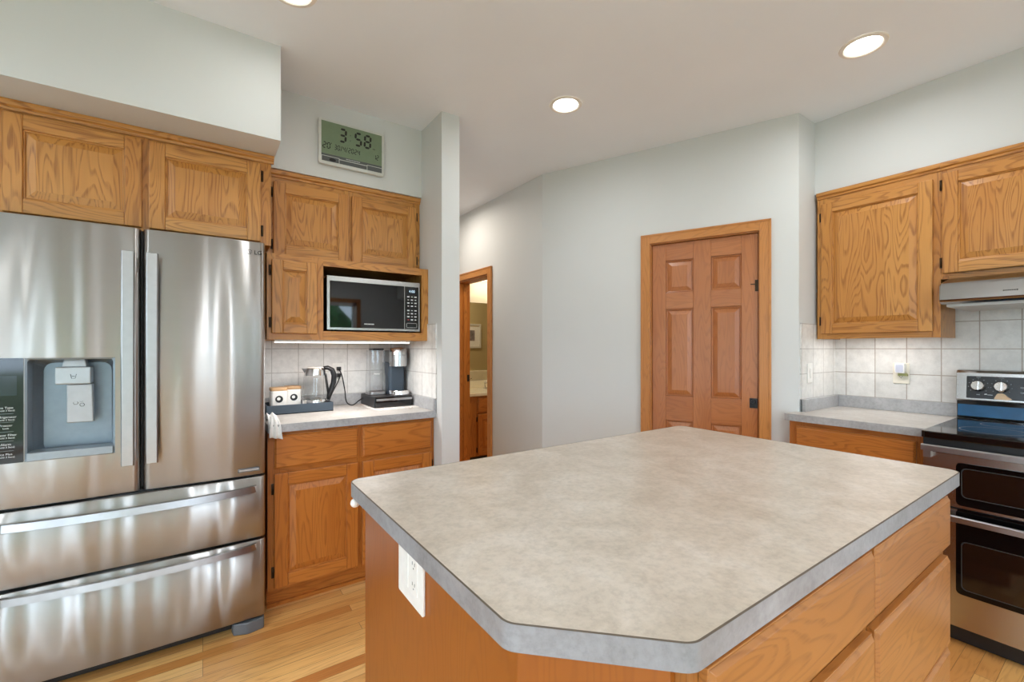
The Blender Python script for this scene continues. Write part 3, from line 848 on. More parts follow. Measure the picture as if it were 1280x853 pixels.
for (x0, x1, z0, z1) in ((.995, 1.062, 1.430, 1.433), (.995, 1.062, 1.404, 1.407), (.995, .998, 1.404, 1.433), (1.059, 1.062, 1.404, 1.433)): m.box(fw, x0, x1, z0, z1, -.001, .001)
m.build('open_button', M['steel_r'], cp)
m = MB()
for k in range(9): m.box(fw, .748 + k * .0062, .7525 + k * .0062, 1.416, 1.422, -.001, .0002)
m.build('wordmark', M['print'], mw)

# ================================================================== WALL CLOCK
CA0, CA1, CB0, CB1 = .518, .882, 2.298, 2.549
fc = FY(2.621)
ck = thing('wall_clock', 'digital wall clock with green LCD reading 3:58, above the small oak cabinet', 'clock', (.70, 2.61, 2.298))
cw, ch = CA1 - CA0, CB1 - CB0
U = lambda u: CA0 + u * cw
V = lambda v: CB1 - v * ch
silver = simple('silver_plastic', srgb(206, 208, 204), .35)
m = MB(); m.prism(fc, rrect(CA0, CA1, CB0, CB1, .012), .001, .026); m.build('case', silver, ck, bevel=.004)
m = MB(); m.box(fc, U(.04), U(.96), V(.77), V(.055), .026, .0268); m.build('lcd', simple('green_lcd', srgb(116, 134, 108), .35), ck)
m = MB(); m.box(fc, U(.04), U(.96), V(.93), V(.77), .026, .0268); m.build('lower_band', simple('slate_band', srgb(84, 88, 90), .4), ck)
m = MB()
def outline(m, u0, u1, v0, v1, t=.0022):
    m.box(fc, U(u0), U(u1), V(v0) - t, V(v0), .0268, .0275); m.box(fc, U(u0), U(u1), V(v1), V(v1) + t, .0268, .0275)
    m.box(fc, U(u0), U(u0) + t, V(v1), V(v0), .0268, .0275); m.box(fc, U(u1) - t, U(u1), V(v1), V(v0), .0268, .0275)
outline(m, .04, .30, .815, .955); outline(m, .72, .965, .815, .955); m.box(fc, U(.30), U(.72), V(.845), V(.832), .0268, .0275)
m.build('button_outline', silver, ck)
m = MB(); m.prism(fc, [(U(.20) + math.cos(t) * .018, V(.885) + math.sin(t) * .009) for t in [k * math.pi / 10 for k in range(20)]], .0268, .0278); m.build('round_button', M['black'], ck)
m = MB()
for k in range(12): m.box(fc, U(.40 + k * .018), U(.412 + k * .018), V(.805), V(.792), .0268, .0272)
m.build('wordmark', M['print'], ck)
SEG = {'0': 'abcdef', '1': 'bc', '2': 'abged', '3': 'abgcd', '4': 'fgbc', '5': 'afgcd', '8': 'abcdefg'}
def seg7(m, x, z, w, h, ch_, t, sl=.06):
    def q(p): return (p[0] + (p[1] - z) * sl, p[1])
    g = t * .18; hh = h / 2
    def hseg(zc): return [(x + t * .5 + g, zc), (x + t + g, zc + t / 2), (x + w - t - g, zc + t / 2), (x + w - t * .5 - g, zc), (x + w - t - g, zc - t / 2), (x + t + g, zc - t / 2)]
    def vseg(xc, z0, z1): return [(xc, z0 + g), (xc + t / 2, z0 + t / 2 + g), (xc + t / 2, z1 - t / 2 - g), (xc, z1 - g), (xc - t / 2, z1 - t / 2 - g), (xc - t / 2, z0 + t / 2 + g)]
    S = {'a': hseg(z + h - t / 2), 'g': hseg(z + hh), 'd': hseg(z + t / 2), 'f': vseg(x + t / 2, z + hh, z + h - t / 2), 'b': vseg(x + w - t / 2, z + hh, z + h - t / 2), 'e': vseg(x + t / 2, z + t / 2, z + hh), 'c': vseg(x + w - t / 2, z + t / 2, z + hh)}
    for s in SEG[ch_]: m.prism(fc, [q(p) for p in S[s]], .0268, .0272)
lcd_ink = simple('lcd_ink', srgb(24, 28, 26), .5)
for u, c_ in ((.285, '3'), (.52, '5'), (.665, '8')):
    m = MB(); seg7(m, U(u), V(.445), .043, .080, c_, .0115); m.build('time_digit', lcd_ink, ck)
m = MB()
for v in (.24, .36): m.box(fc, U(.455), U(.475), V(v + .012), V(v - .012), .0268, .0270)
m.build('colon', simple('faint_lcd_ink', srgb(92, 108, 88), .5), ck)
for u, c_ in ((.055, '2'), (.115, '0')):
    m = MB(); seg7(m, U(u), V(.655), .019, .036, c_, .0050); m.build('temperature_digit', lcd_ink, ck)
m = MB(); m.prism(fc, rrect(U(.176), U(.188), V(.53), V(.51), .002), .0268, .0272); m.build('degree_mark', lcd_ink, ck)
xx = .222
for c_ in '30/4/2024':
    m = MB()
    if c_ == '/':
        m.prism(fc, [(U(xx), V(.645)), (U(xx) + .003, V(.645)), (U(xx) + .010, V(.53)), (U(xx) + .007, V(.53))], .0268, .0272); xx += .033
    else:
        seg7(m, U(xx), V(.645), .0140, .030, c_, .0038); xx += .047
    m.build('date_digit', lcd_ink, ck)
for u, c_ in ((.825, '1'), (.868, '2')):
    m = MB(); seg7(m, U(u), V(.655), .014, .031, c_, .0042); m.build('second_digit', lcd_ink, ck)
text('pm_mark', 'PM', fc(U(.83), V(.425), .0270), (1, 0, 0), .012, lcd_ink, ck)

# ================================================================== THINGS ON THE ALCOVE COUNTER
# dark tray
navy = simple('slate_blue_tray', srgb(58, 70, 82), .5)
TX0, TX1, TY0, TY1 = .285, .632, 2.755, 2.960
m = MB()
m.box(W, TX0, TX1, TY0, TY1, .9145, .921)
m.box(W, TX0, TX1, TY0, TY0 + .007, .9145, .966); m.box(W, TX0, TX1, TY1 - .007, TY1, .9145, .966)
m.box(W, TX0, TX0 + .007, TY0 + .007, TY1 - .007, .9145, .966); m.box(W, TX1 - .007, TX1, TY0 + .007, TY1 - .007, .9145, .966)
tag(m.build('serving_tray', navy, bevel=.002), 'dark slate-blue rectangular tray under the kettle and canisters', 'tray')
# canisters
ceram = simple('white_ceramic', srgb(232, 230, 226), .3)
lidw = simple('pale_wood_lid', srgb(196, 158, 116), .5, var=.12)
def canister(x, y, label):
    root = thing('canister', label, 'canister', (x, y, .921), 'white canisters with wooden lids')
    s = .042
    m = MB()
    rr = lambda k: rrect(x - s * k, x + s * k, y - s * k, y + s * k, .016)
    m.loft(W, [[(a, b, .9212) for a, b in rr(.96)], [(a, b, .93) for a, b in rr(1)], [(a, b, 1.036) for a, b in rr(1)], [(a, b, 1.042) for a, b in rr(.96)]], 0, 'c')
    m.build('jar', ceram, root)
    m = MB(); m.loft(W, [[(a, b, 1.042) for a, b in rr(.98)], [(a, b, 1.045) for a, b in rr(1.02)], [(a, b, 1.056) for a, b in rr(1.02)], [(a, b, 1.060) for a, b in rr(.97)]], 0, 'c'); m.build('lid', lidw, root)
    f = FY(y - s)
    m = MB(); m.lathe(f, [(0, .0015), (.0195, .0015), (.0195, 0)], 0, 28, (x, 0.996, 0), 'c'); em = m.build('round_emblem', M['black'], root)
    m = MB(); m.lathe(f, [(0, .002), (.009, .002), (.009, .0015)], 0, 20, (x - .002, 0.998, 0), 'c'); m.build('emblem_centre', ceram, em)
canister(.352, 2.84, 'white canister with wooden lid in the tray, next to the refrigerator')
canister(.437, 2.905, 'white canister with wooden lid in the tray, tucked behind the kettle spout')
# kettle
KX, KY = .547, 2.834
glass_k = clear_glass('kettle_glass', (0.985, 0.99, 0.99, 1), .1)
kt = thing('kettle', 'glass electric kettle with steel collar and black handle standing in the tray', 'kettle', (KX, KY, .9215))
m = MB(); m.lathe(W, [(0, .922), (.062, .922), (.066, .926), (.066, .934), (.056, .940)], 0, 40, (KX, KY, 0), 'c'); m.build('power_base', M['black'], kt)
m = MB(); m.lathe(W, [(.05, .9402), (.067, .9402), (.0695, .946), (.0695, .972), (.067, .982)], 0, 40, (KX, KY, 0), 'c'); m.build('steel_foot', M['chrome'], kt)
m = MB(); m.lathe(W, [(.067, .982), (.069, .990), (.0685, 1.03), (.064, 1.09), (.060, 1.124)], 0, 40, (KX, KY, 0), 'c')
m.lathe(W, [(0, .985), (.066, .985)], 0, 40, (KX, KY, 0), 'c'); m.build('glass_jug', glass_k, kt)
m = MB(); m.lathe(W, [(.0602, 1.122), (.056, 1.150), (.053, 1.163), (.048, 1.166)], 0, 40, (KX, KY, 0), 'c')
m.loft(W, [[(KX - .053, KY - .016, 1.128), (KX - .053, KY + .016, 1.128), (KX - .048, KY + .022, 1.162), (KX - .048, KY - .022, 1.162)],
           [(KX - .060, KY - .003, 1.140), (KX - .060, KY + .003, 1.140), (KX - .074, KY + .005, 1.164), (KX - .074, KY - .005, 1.164)]], 0, 'a')
m.build('collar', M['chrome'], kt)
m = MB(); m.lathe(W, [(0, 1.172), (.04, 1.172), (.048, 1.167), (.048, 1.160)], 0, 40, (KX, KY, 0), 'c'); m.build('lid', M['white'], kt)
m = MB()
hp = [(KX + .045, KY, 1.164), (KX + .070, KY, 1.166), (KX + .096, KY, 1.152), (KX + .108, KY, 1.118), (KX + .104, KY, 1.075), (KX + .090, KY, 1.035), (KX + .076, KY, 1.000), (KX + .070, KY, .975)]
m.tube(hp, [.010, .013, .015, .016, .0155, .014, .011, .008], 0, 12); m.tube([(KX + .058, KY, 1.13), (KX + .066, KY, 1.07), (KX + .076, KY, 1.0)], .007, 0, 8)
m.build('handle', M['black'], kt)
# wall outlet with plug
fo2 = FY(ROOM_B - .008)
def outlet(name, label, fr, a, b, mat, ud, nrm, w=.035, h=.0575):
    root = thing(name, label, 'outlet', fr(a, b - h, 0))
    m = MB(); m.prism(fr, rrect(a - w, a + w, b - h, b + h, .004), .0005, .006); m.build('cover_plate', mat, root, bevel=.002)
    for s in (-1, 1):
        q = MB(); q.prism(fr, rrect(a - .017, a + .017, b + s * .020 - .014, b + s * .020 + .014, .011), .006, .0078); so = q.build('socket', mat, root)
        q = MB()
        for dx in (-.0065, .0065): q.box(fr, a + dx - .001, a + dx + .001, b + s * .020 - .001, b + s * .020 + .007, .0078, .0081)
        q.prism(fr, rrect(a - .002, a + .002, b + s * .020 - .009, b + s * .020 - .005, .0018), .0078, .0081)
        q.build('slot', M['black'], so)
    m = MB(); m.lathe(fr, [(0, .0072), (.003, .0068), (.003, .006)], 0, 12, (a, b, 0), 'c'); m.build('screw', M['steel_h'], root)
    return root
outlet('wall_outlet', 'white wall outlet on the tile behind the kettle, with black plugs in it', fo2, .722, 1.128, M['white'], (1, 0, 0), (0, -1, 0))
def cord(label, pts, plug_at):
    root = thing('power_cord', label, 'cord', plug_at, 'cords plugged in behind the kettle')
    m = MB(); x, y, z = plug_at
    m.box(W, x - .012, x + .012, y - .024, y + .000, z - .012, z + .012); m.tube([(x, y - .024, z), (x, y - .036, z - .012)], [.008, .005], 0, 8)
    m.build('plug', M['black'], root, bevel=.003)
    cv = [Vector(p) for p in pts]; sm = []
    for i in range(len(cv) - 1):
        p0, p1, p2, p3 = cv[max(i - 1, 0)], cv[i], cv[i + 1], cv[min(i + 2, len(cv) - 1)]
        for k in range(6):
            t = k / 6
            sm.append(tuple(0.5 * ((2 * p1) + (p2 - p0) * t + (2 * p0 - 5 * p1 + 4 * p2 - p3) * t * t + (3 * p1 - p0 - 3 * p2 + p3) * t ** 3)))
    sm.append(tuple(cv[-1]))
    m = MB(); m.tube(sm, .0038, 0, 8); m.build('cable', M['black'], root)
py = ROOM_B - .0165
cord('black power cord looping from the outlet down to the coffee machine', [(.724, py - .034, 1.136), (.735, py - .045, 1.10), (.748, 2.96, 1.02), (.755, 2.95, .945), (.775, 2.94, .920), (.80, 2.935, .920), (.825, 2.93, .940), (.846, 2.90, .962)], (.722, py, 1.150))
cord('short black power cord running from the outlet to the kettle', [(.722, py - .034, 1.094), (.705, py - .045, 1.06), (.672, 2.96, 1.0), (.652, 2.955, .950), (.645, 2.952, .921), (.640, 2.951, .919)], (.722, py, 1.108))
# paper mat
matm = NT('printed_place_mat'); tcm = matm.n('ShaderNodeTexCoord'); nsm = matm.n('ShaderNodeTexNoise', i_Vector=tcm.outputs['Object'], i_Scale=34.0, i_Detail=2.0)
matm.set(color=matm.ramp(nsm.outputs[0], [(.0, srgb(226, 222, 216)), (.58, srgb(232, 229, 224)), (.64, srgb(190, 140, 120)), (.70, srgb(228, 224, 218))]), rough=.8)
m = MB()
mp_ = rounded([(.842, 2.600), (1.112, 2.612), (1.108, 2.985), (.838, 2.985)], .01)
m.prism(W, mp_, .9142, .9162)
tag(m.build('place_mat', matm.m), 'thin white mat with a faint red pattern under the coffee machine', 'mat')
# capsule drawer
cdw = thing('capsule_drawer', 'low black coffee capsule drawer with a silver strip under the coffee machine', 'drawer box', (.985, 2.84, .9165))
CX0, CX1, CYF, CYB, CZ = .855, 1.098, 2.690, 2.975, .985
blackmesh = simple('black_satin', srgb(34, 34, 36), .45)
m = MB(); m.box(W, CX0, CX1, CYF + .012, CYB, .9168, CZ); m.build('housing', blackmesh, cdw, bevel=.004)
m = MB(); m.box(W, CX0 + .006, CX1 - .002, CYF, CYF + .012, .920, CZ - .004); m.build('drawer_front', M['black_gloss'], cdw, bevel=.003)
m = MB(); m.box(W, CX0 + .010, CX1 - .004, CYF - .006, CYF, .959, .973); m.build('pull_strip', M['steel_h'], cdw, bevel=.002)
# coffee machine
cm = thing('coffee_machine', 'single-serve coffee machine with chrome head, dark body and clear water tank', 'coffee machine', (1.0, 2.84, CZ))
slate = simple('slate_body', srgb(46, 58, 70), .4)
HX, HY = 1.040, 2.800
m = MB(); m.prism(W, rrect(.985, 1.093, 2.805, 2.955, .02), CZ + .0005, 1.19); m.build('body', slate, cm, bevel=.004)
m = MB(); m.lathe(W, [(.05, 1.165), (.056, 1.166), (.056, 1.235), (.0545, 1.236), (.0545, 1.239), (.056, 1.24), (.056, 1.274), (.052, 1.284), (.0, 1.288)], 0, 44, (HX + .004, HY, 0), 'c'); m.lathe(W, [(0, 1.1655), (.051, 1.1655)], 0, 44, (HX + .004, HY, 0), 'c')
m.build('brew_head', steel('brew_head_steel', (.50, .50, .50, 1), .22, line=(2, 2, 200)), cm)
m = MB(); m.box(W, .99, 1.088, HY + .0, 2.94, 1.19, 1.268); m.build('head_housing', M['grey_plastic'], cm, bevel=.008)
m = MB(); m.lathe(W, [(0, 1.010), (.052, 1.010), (.062, 1.012), (.064, 1.008), (.064, CZ + .001), (0, CZ + .001)], 0, 44, (HX + .002, HY - .022, 0), 'c'); m.build('drip_tray', M['chrome'], cm)
tank_g = clear_glass('tank_plastic', (0.96, 0.965, 0.975, 1), .2, .05)
TXC, TYC = .916, 2.862
m = MB()
tk = lambda k: rrect(TXC - .052 * k, TXC + .052 * k, TYC - .058 * k, TYC + .058 * k, .022)
m.loft(W, [[(a, b, 1.006) for a, b in tk(1.0)], [(a, b, 1.115) for a, b in tk(1.0)], [(a, b, 1.125) for a, b in tk(.93)], [(a, b, 1.262) for a, b in tk(.93)]], 0, 'c', (True, False), False)
m.build('water_tank', tank_g, cm)
m = MB(); m.prism(W, tk(.96), 1.262, 1.270); m.build('tank_lid', tank_g, cm)
m = MB(); m.box(W, TXC - .035, TXC + .035, TYC - .060, TYC + .030, 1.268, 1.282); m.build('tank_handle', M['black'], cm, bevel=.004)
m = MB(); m.prism(W, tk(1.02), CZ + .001, 1.006); m.build('tank_base', M['steel_h'], cm, bevel=.003)
# hand towel at the end of the counter
m = MB(); rings = []
clothm = simple('white_cotton', srgb(228, 226, 224), .85, var=.05, scale=120)
path = [(2.62, .9155), (2.55, .935), (2.49, .960), (2.44, .952), (2.412, .930), (2.400, .905), (2.396, .880), (2.390, .858)]
for i, (y, z) in enumerate(path):
    t = i / (len(path) - 1); x0 = .258; wd = .030 + .028 * t
    ring = []
    for k in range(17):
        u = k / 16; wob = .006 * math.sin(u * 14 + i * 1.1) * (0.4 + t)
        ring.append((x0 + wd * u, y - wob - .004 * t, z + .008 * math.sin(u * 9 + i)* (1 - t) - .012 * u * t * t))
    rings.append(ring)
m.loft(W, rings, 0, 'a', (False, False), True, closed=False)
tw = m.build('hand_towel', clothm)
md = tw.modifiers.new('thick', 'SOLIDIFY'); md.thickness = .003
tag(tw, 'crumpled white cloth hanging over the counter edge beside the refrigerator', 'towel')

# ================================================================== LAMPS
lamp_glow = emission('lamp_diffuser', (1.0, 0.95, 0.86, 1), 14.0)
lamp_trim = simple('white_trim_ring', srgb(228, 222, 214), .4)
def downlight(x, y, label, power, color=(.95, .98, 1.0), group='recessed ceiling lights'):
    root = thing('recessed_light', label, 'ceiling light', (x, y, CEIL), group)
    m = MB(); m.lathe(W, [(.068, -.003), (.074, -.007), (.088, -.005), (.091, -.0005)], 0, 40, (x, y, CEIL), 'c'); m.build('trim_ring', lamp_trim, root)
    m = MB(); m.lathe(W, [(0, -.0045), (.060, -.0045), (.069, -.002)], 0, 40, (x, y, CEIL), 'c'); m.build('diffuser', lamp_glow, root)
    ld = bpy.data.lights.new('downlight', 'AREA'); ld.shape = 'DISK'; ld.size = .12; ld.energy = power; ld.color = color; ld.spread = rad(172)
    lo = bpy.data.objects.new('downlight_lamp', ld); COL.objects.link(lo); lo.parent = root; lo.location = (0, 0, -.010)
downlight(1.672, 1.878, 'glowing recessed ceiling light in front of the pantry wall', DOWNLIGHT_W)
downlight(2.448, .744, 'glowing recessed ceiling light nearest the range wall', DOWNLIGHT_W)
downlight(.277, 1.868, 'glowing recessed ceiling light cut off by the top edge, near the soffit corner', DOWNLIGHT_W * .28)
downlight(1.72, 3.75, 'recessed ceiling light in the hallway behind the white column', DOWNLIGHT_W * 1.7, (1.0, .90, .78))
downlight(3.0, 3.6, 'added unseen recessed ceiling light in the bathroom', DOWNLIGHT_W * 2.8, (1.0, .90, .76))  # unseen lamp added to brighten the vanity front
for x, y in ((-1.8, .9), (-1.8, -.7), (-1.8, -2.3), (.2, -1.0), (.2, -2.4), (2.0, -1.0), (2.0, -2.4)):  # lamps added out of view to light the walls frontally
    downlight(x, y, 'added unseen recessed ceiling light behind the camera', FILL_W)

strip_glow = emission('strip_glow', (1.0, 0.97, 0.92, 1), 4.0)
def strip(label, p0, p1, z, power):
    (x0, x1), (y0, y1) = p0, p1
    root = thing('under_cabinet_light', label, 'light', ((x0 + x1) / 2, (y0 + y1) / 2, z - .016))
    m = MB(); m.box(W, x0, x1, y0, y1, z - .010, z - .0005); m.build('housing', M['white'], root)
    m = MB(); m.box(W, x0 + .004, x1 - .004, y0 + .003, y1 - .003, z - .016, z - .010); m.build('diffuser', strip_glow, root, bevel=.002)
    ld = bpy.data.lights.new('strip', 'AREA'); ld.shape = 'RECTANGLE'; ld.size = (x1 - x0) * (.7 if x1 - x0 > .1 else 1); ld.size_y = (y1 - y0) * (.7 if y1 - y0 > .1 else 1); ld.energy = power; ld.color = (1, .97, .94)
    lo = bpy.data.objects.new('strip_lamp', ld); COL.objects.link(lo); lo.parent = root; lo.location = (0, 0, -.004)
strip('thin bright strip light under the microwave shelf cabinet', (.30, 1.03), (2.560, 2.592), 1.327, STRIP_W * 3.9)
strip('strip light under the oak wall cabinet beside the range hood', (3.13, 3.165), (.68, 1.10), 1.360, STRIP_W)

# ================================================================== ISLAND
IO = [(.336, 1.287), (1.874, 1.287), (1.874, .327), (.506, .327), (.336, .497)]
icab = thing('island_cabinet', 'oak kitchen island cabinet with drawers and a cut corner', 'cabinet', (1.1, .82, 0))
body = [(.372, 1.252), (1.836, 1.252), (1.836, .3795), (.530, .3795), (.372, .522)]
m = MB()
# panels with vertical grain, one per side
def side_panel(m, p, q, z0, z1, t=.018):
    d = Vector((q[0] - p[0], q[1] - p[1])); L = d.length; d.normalize(); n = Vector((-d.y, d.x))
    f = FR((p[0], p[1], 0), d, n); k = max(1, round(L / .3))
    m.box(f, 0, L, z0, z1, -t, 0, 0, 'b')
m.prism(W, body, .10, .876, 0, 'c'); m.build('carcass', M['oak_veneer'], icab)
m = MB(); m.prism(W, [(.42, 1.20), (1.79, 1.20), (1.79, .43), (.56, .43), (.42, .55)], 0, .10, 0, 'a'); m.build('toe_kick', M['oak_base'], icab)
fi = FY(.3795)
face_frame(icab, FY(.3605), .54, 1.836, .10, .876, [(.54, .58), (1.165, 1.225), (1.80, 1.836)], [(x0, x1, z0, z1) for (x0, x1) in ((.58, 1.165), (1.225, 1.80)) for (z0, z1) in ((.10, .13), (.385, .43), (.65, .71), (.83, .876))], M['oak_isl'])
ff = FY(.3605)
for (x0, x1) in ((.565, 1.188), (1.203, 1.815)):
    for (z0, z1) in ((.697, .846), (.410, .668), (.125, .398)):
        drawer_front(icab, ff, x0, x1, z0, z1, M['oak_isl'], t=.022, lip=.010)
itop = thing('island_countertop', 'large mottled greige laminate island countertop with a clipped corner', 'countertop', (1.1, .82, .876))
m = MB(); m.prism(W, rounded(IO, .034, 8), .8775, .914); m.build('top', M['lam'], itop)
def outset(pts, d):
    N = len(pts); out = []
    for i in range(N):
        p0, p, p1 = Vector(pts[i - 1]), Vector(pts[i]), Vector(pts[(i + 1) % N])
        e0 = (p - p0).normalized(); e1 = (p1 - p).normalized()
        n = (Vector((-e0.y, e0.x)) + Vector((-e1.y, e1.x))).normalized(); out.append((p.x + n.x * d, p.y + n.y * d))
    return out
ro = rounded(IO, .034, 8)
m = MB()
outer = outset(ro, .0012); inner = outset(ro, -.002)
m.loft(W, [[(a, b, .876) for a, b in inner], [(a, b, .876) for a, b in outer], [(a, b, .9131) for a, b in outer], [(a, b, .9131) for a, b in inner]], 0, 'a', (False, False))
mid_ = outset(ro, .0008)
m.loft(W, [[(a, b, .9130) for a, b in mid_], [(a, b, .9140) for a, b in mid_], [(a, b, .91402) for a, b in inner]], 1, 'a', (False, False))
m.build('edge_band', [M['isl_edge'], M['seam']], itop)
# outlet on the island's side: horizontal double plate
fis = FX(.372)
iot = thing('island_outlet', 'white outlet plate on the side panel of the island', 'outlet', (.372, .909, .72))
m = MB(); m.prism(fis, rrect(.842, .978, .737, .8735, .005), .0005, .007); m.build('cover_plate', M['white'], iot, bevel=.002)
m = MB(); m.prism(fis, rrect(.868, .902, .765, .850, .003), .007, .009); so = m.build('socket', M['white'], iot)
m = MB()
for zc in (.785, .828):
    for d in (-.006, .006): m.box(fis, .885 + d - .001, .885 + d + .001, zc - .001, zc + .006, .009, .0093)
    m.prism(fis, rrect(.8832, .8868, zc - .009, zc - .0055, .0015), .009, .0093)
m.build('slot', M['black'], so)
m = MB(); m.prism(fis, rrect(.918, .952, .765, .850, .003), .007, .009); m.build('rocker', M['white'], iot)
# white peg
pg = thing('peg_hook', 'small white round peg on the island side just under the countertop corner', 'hook', (.372, 1.243, .863))
fpg = FX(.372)
m = MB(); m.lathe(fpg, [(.008, 0.0005), (.0045, .004), (.0045, .022)], 0, 16, (1.240, .862, 0), 'c'); m.build('stem', M['white'], pg)
m = MB(); m.lathe(fpg, [(0, .020)] + [(.0125 * math.sin(t), .031 - .0125 * math.cos(t)) for t in [k * math.pi / 10 for k in range(1, 10)]] + [(0, .0435)], 0, 20, (1.240, .862, 0), 'c', 60); m.build('knob', M['white'], pg)

# ================================================================== RANGE WALL
# right wall cabinet
CX5 = 3.045
fr5 = FX(CX5)
rc = thing('wall_cabinet', 'tall oak wall cabinet with one raised-panel door left of the range hood', 'cabinet', (CX5 + .15, .88, 1.338))
a0, a1, b0, b1 = .606, 1.152, 1.338, 2.210
m = MB(); m.box(fr5, a0 + .018, a1 - .018, b0 + .022, b1, -.291, -.019, 0, 'b'); m.box(fr5, a0, a0 + .018, b0, b1, -.291, -.019, 0, 'b'); m.box(fr5, a1 - .018, a1, b0, b1, -.291, -.019, 0, 'b'); m.build('carcass', M['oak_up'], rc)
face_frame(rc, fr5, a0, a1, b0, b1, [(a0, a0 + .045), (a1 - .05, a1)], [(a0 + .045, a1 - .05, b0, b0 + .05), (a0 + .045, a1 - .05, b1 - .09, b1)], M['oak_up'])
cab_door(rc, fr5, .633, 1.127, 1.368, 2.138, M['oak_up'], hinge='r')
crown(rc, fr5, a0, a1, 2.210, M['oak_up'])
hc = thing('wall_cabinet', 'short oak wall cabinet above the stainless range hood', 'cabinet', (CX5 + .15, .22, 1.63))
a0, a1, b0, b1 = -.166, .605, 1.628, 2.210
m = MB(); m.box(fr5, a0, a1, b0, b1, -.291, -.019, 0, 'b'); m.build('carcass', M['oak_up'], hc)
face_frame(hc, fr5, a0, a1, b0, b1, [(a0, a0 + .03), (.19, .25), (a1 - .03, a1)], [(a0 + .03, .19, b0, b0 + .04), (.25, a1 - .03, b0, b0 + .04), (a0 + .03, .19, b1 - .07, b1), (.25, a1 - .03, b1 - .07, b1)], M['oak_up'])
cab_door(hc, fr5, .230, .597, 1.655, 2.155, M['oak_up'], hinge='r')
cab_door(hc, fr5, -.155, .212, 1.655, 2.155, M['oak_up'], hinge='l')
crown(hc, fr5, a0, a1, 2.210, M['oak_up'])
# hood
hd = thing('range_hood', 'stainless steel under-cabinet range hood above the range', 'range hood', (3.05, .2, 1.49))
HA0, HA1 = -.172, .575
m = MB()
prof = [(3.334, 1.500), (2.872, 1.490), (2.855, 1.498), (2.850, 1.510), (2.858, 1.578), (2.868, 1.588), (3.02, 1.626), (3.334, 1.626)]
m.loft(W, [[(x, HA0, z) for x, z in prof], [(x, HA1, z) for x, z in prof]], 0, 'b'); m.build('canopy', steel('hood_steel', (0.36, 0.35, 0.345, 1), 0.2, line=(2, 2, 400)), hd, bevel=.006)
m = MB(); m.box(W, 2.89, 3.32, HA0 + .02, HA1 - .02, 1.478, 1.494); m.build('filter_panel', simple('hood_underside', srgb(190, 192, 192), .4), hd)
m = MB()
for k in range(7): m.box(FX(2.853), .365 - k * .0065, .369 - k * .0065, 1.532, 1.537, -.001, .0008)
m.build('wordmark', M['ink'], hd)

# base cabinet and counter left of the range
CX6 = 2.745
fr6 = FX(CX6)
rb = thing('base_cabinet', 'oak base cabinet with one drawer between the pantry wall and the range', 'cabinet', (CX6 + .3, .88, 0))
a0, a1, b0, b1 = .594, 1.148, .10, .876
m = MB(); m.box(fr6, a0, a1, b0, b1, -.585, -.019, 0, 'b'); m.build('carcass', M['oak_base'], rb)
face_frame(rb, fr6, a0, a1, b0, b1, [(a0, a0 + .04), (a1 - .05, a1)], [(a0 + .04, a1 - .05, b0, b0 + .04), (a0 + .04, a1 - .05, .65, .71), (a0 + .04, a1 - .05, .825, b1)], M['oak_base'])
m = MB(); m.box(fr6, a1, a1 + .030, 0, b1, -.085, 0, 0, 'b'); m.build('filler_strip', M['oak_base'], rb)
drawer_front(rb, fr6, .628, 1.142, .69, .848, M['oak_base'])
cab_door(rb, fr6, .628, 1.142, .117, .672, M['oak_base'], hinge='r', st=.06)
m = MB(); m.box(fr6, a0, a1, 0, .10, -.585, -.055, 0, 'a'); m.build('toe_kick', M['oak_base'], rb)
ct2 = thing('countertop', 'short grey laminate countertop between the pantry wall and the range', 'countertop', (3.0, .88, .876))
CF = 2.712
m = MB(); m.prism(W, [(CF + .006, .592), (ROOM_R - .002, .592), (ROOM_R - .002, 1.158), (PX + .010, 1.158), (PX - .006, 1.188), (CF + .006, 1.188)], .877, .914); m.build('top', M['lam_side'], ct2)
m = MB(); m.box(W, CF, CF + .0062, .592, 1.188, .876, .9135); m.box(W, CF + .006, PX - .008, 1.188, 1.1935, .876, .9135); m.build('edge_band', M['lam_edge'], ct2)
m = MB(); m.box(W, ROOM_R - .020, ROOM_R - .001, .592, 1.140, .914, .985); m.box(W, PX + .012, ROOM_R - .001, 1.140, 1.1595, .914, .985); m.build('backsplash', M['lam_edge'], ct2, bevel=.002)

# outlet and plug-in freshener on the range wall
ft_ = FX(ROOM_R - .008)
outlet('wall_outlet', 'almond wall outlet on the tile left of the range, under a plug-in freshener', ft_, .832, 1.137, M['almond'], (0, -1, 0), (-1, 0, 0), .037, .060)
fz = thing('air_freshener', 'small plug-in air freshener in the outlet left of the range', 'air freshener', (ROOM_R - .02, .831, 1.13))
m = MB(); m.prism(ft_, rrect(.808, .854, 1.138, 1.196, .008), .008, .040); m.build('shell', M['white'], fz, bevel=.004)
m = MB(); m.prism(ft_, rrect(.814, .848, 1.144, 1.188, .006), .040, .043); m.build('front_window', simple('lavender_plastic', srgb(184, 188, 204), .3), fz)
m = MB(); m.box(ft_, .800, .842, 1.122, 1.138, .009, .024); m.build('green_refill', simple('olive_liquid', srgb(156, 158, 104), .3), fz)
m = MB(); m.box(FY(PY - .01), 2.921, 2.985, 1.078, 1.192, .0005, .006)
sw = thing('light_switch', 'white light switch plate on the tiled return wall by the pantry corner', 'switch', (2.953, PY - .012, 1.078))
m.build('cover_plate', M['white'], sw, bevel=.002)
m = MB(); m.box(FY(PY - .01), 2.945, 2.961, 1.105, 1.165, .006, .011); m.build('rocker', M['white'], sw, bevel=.002)

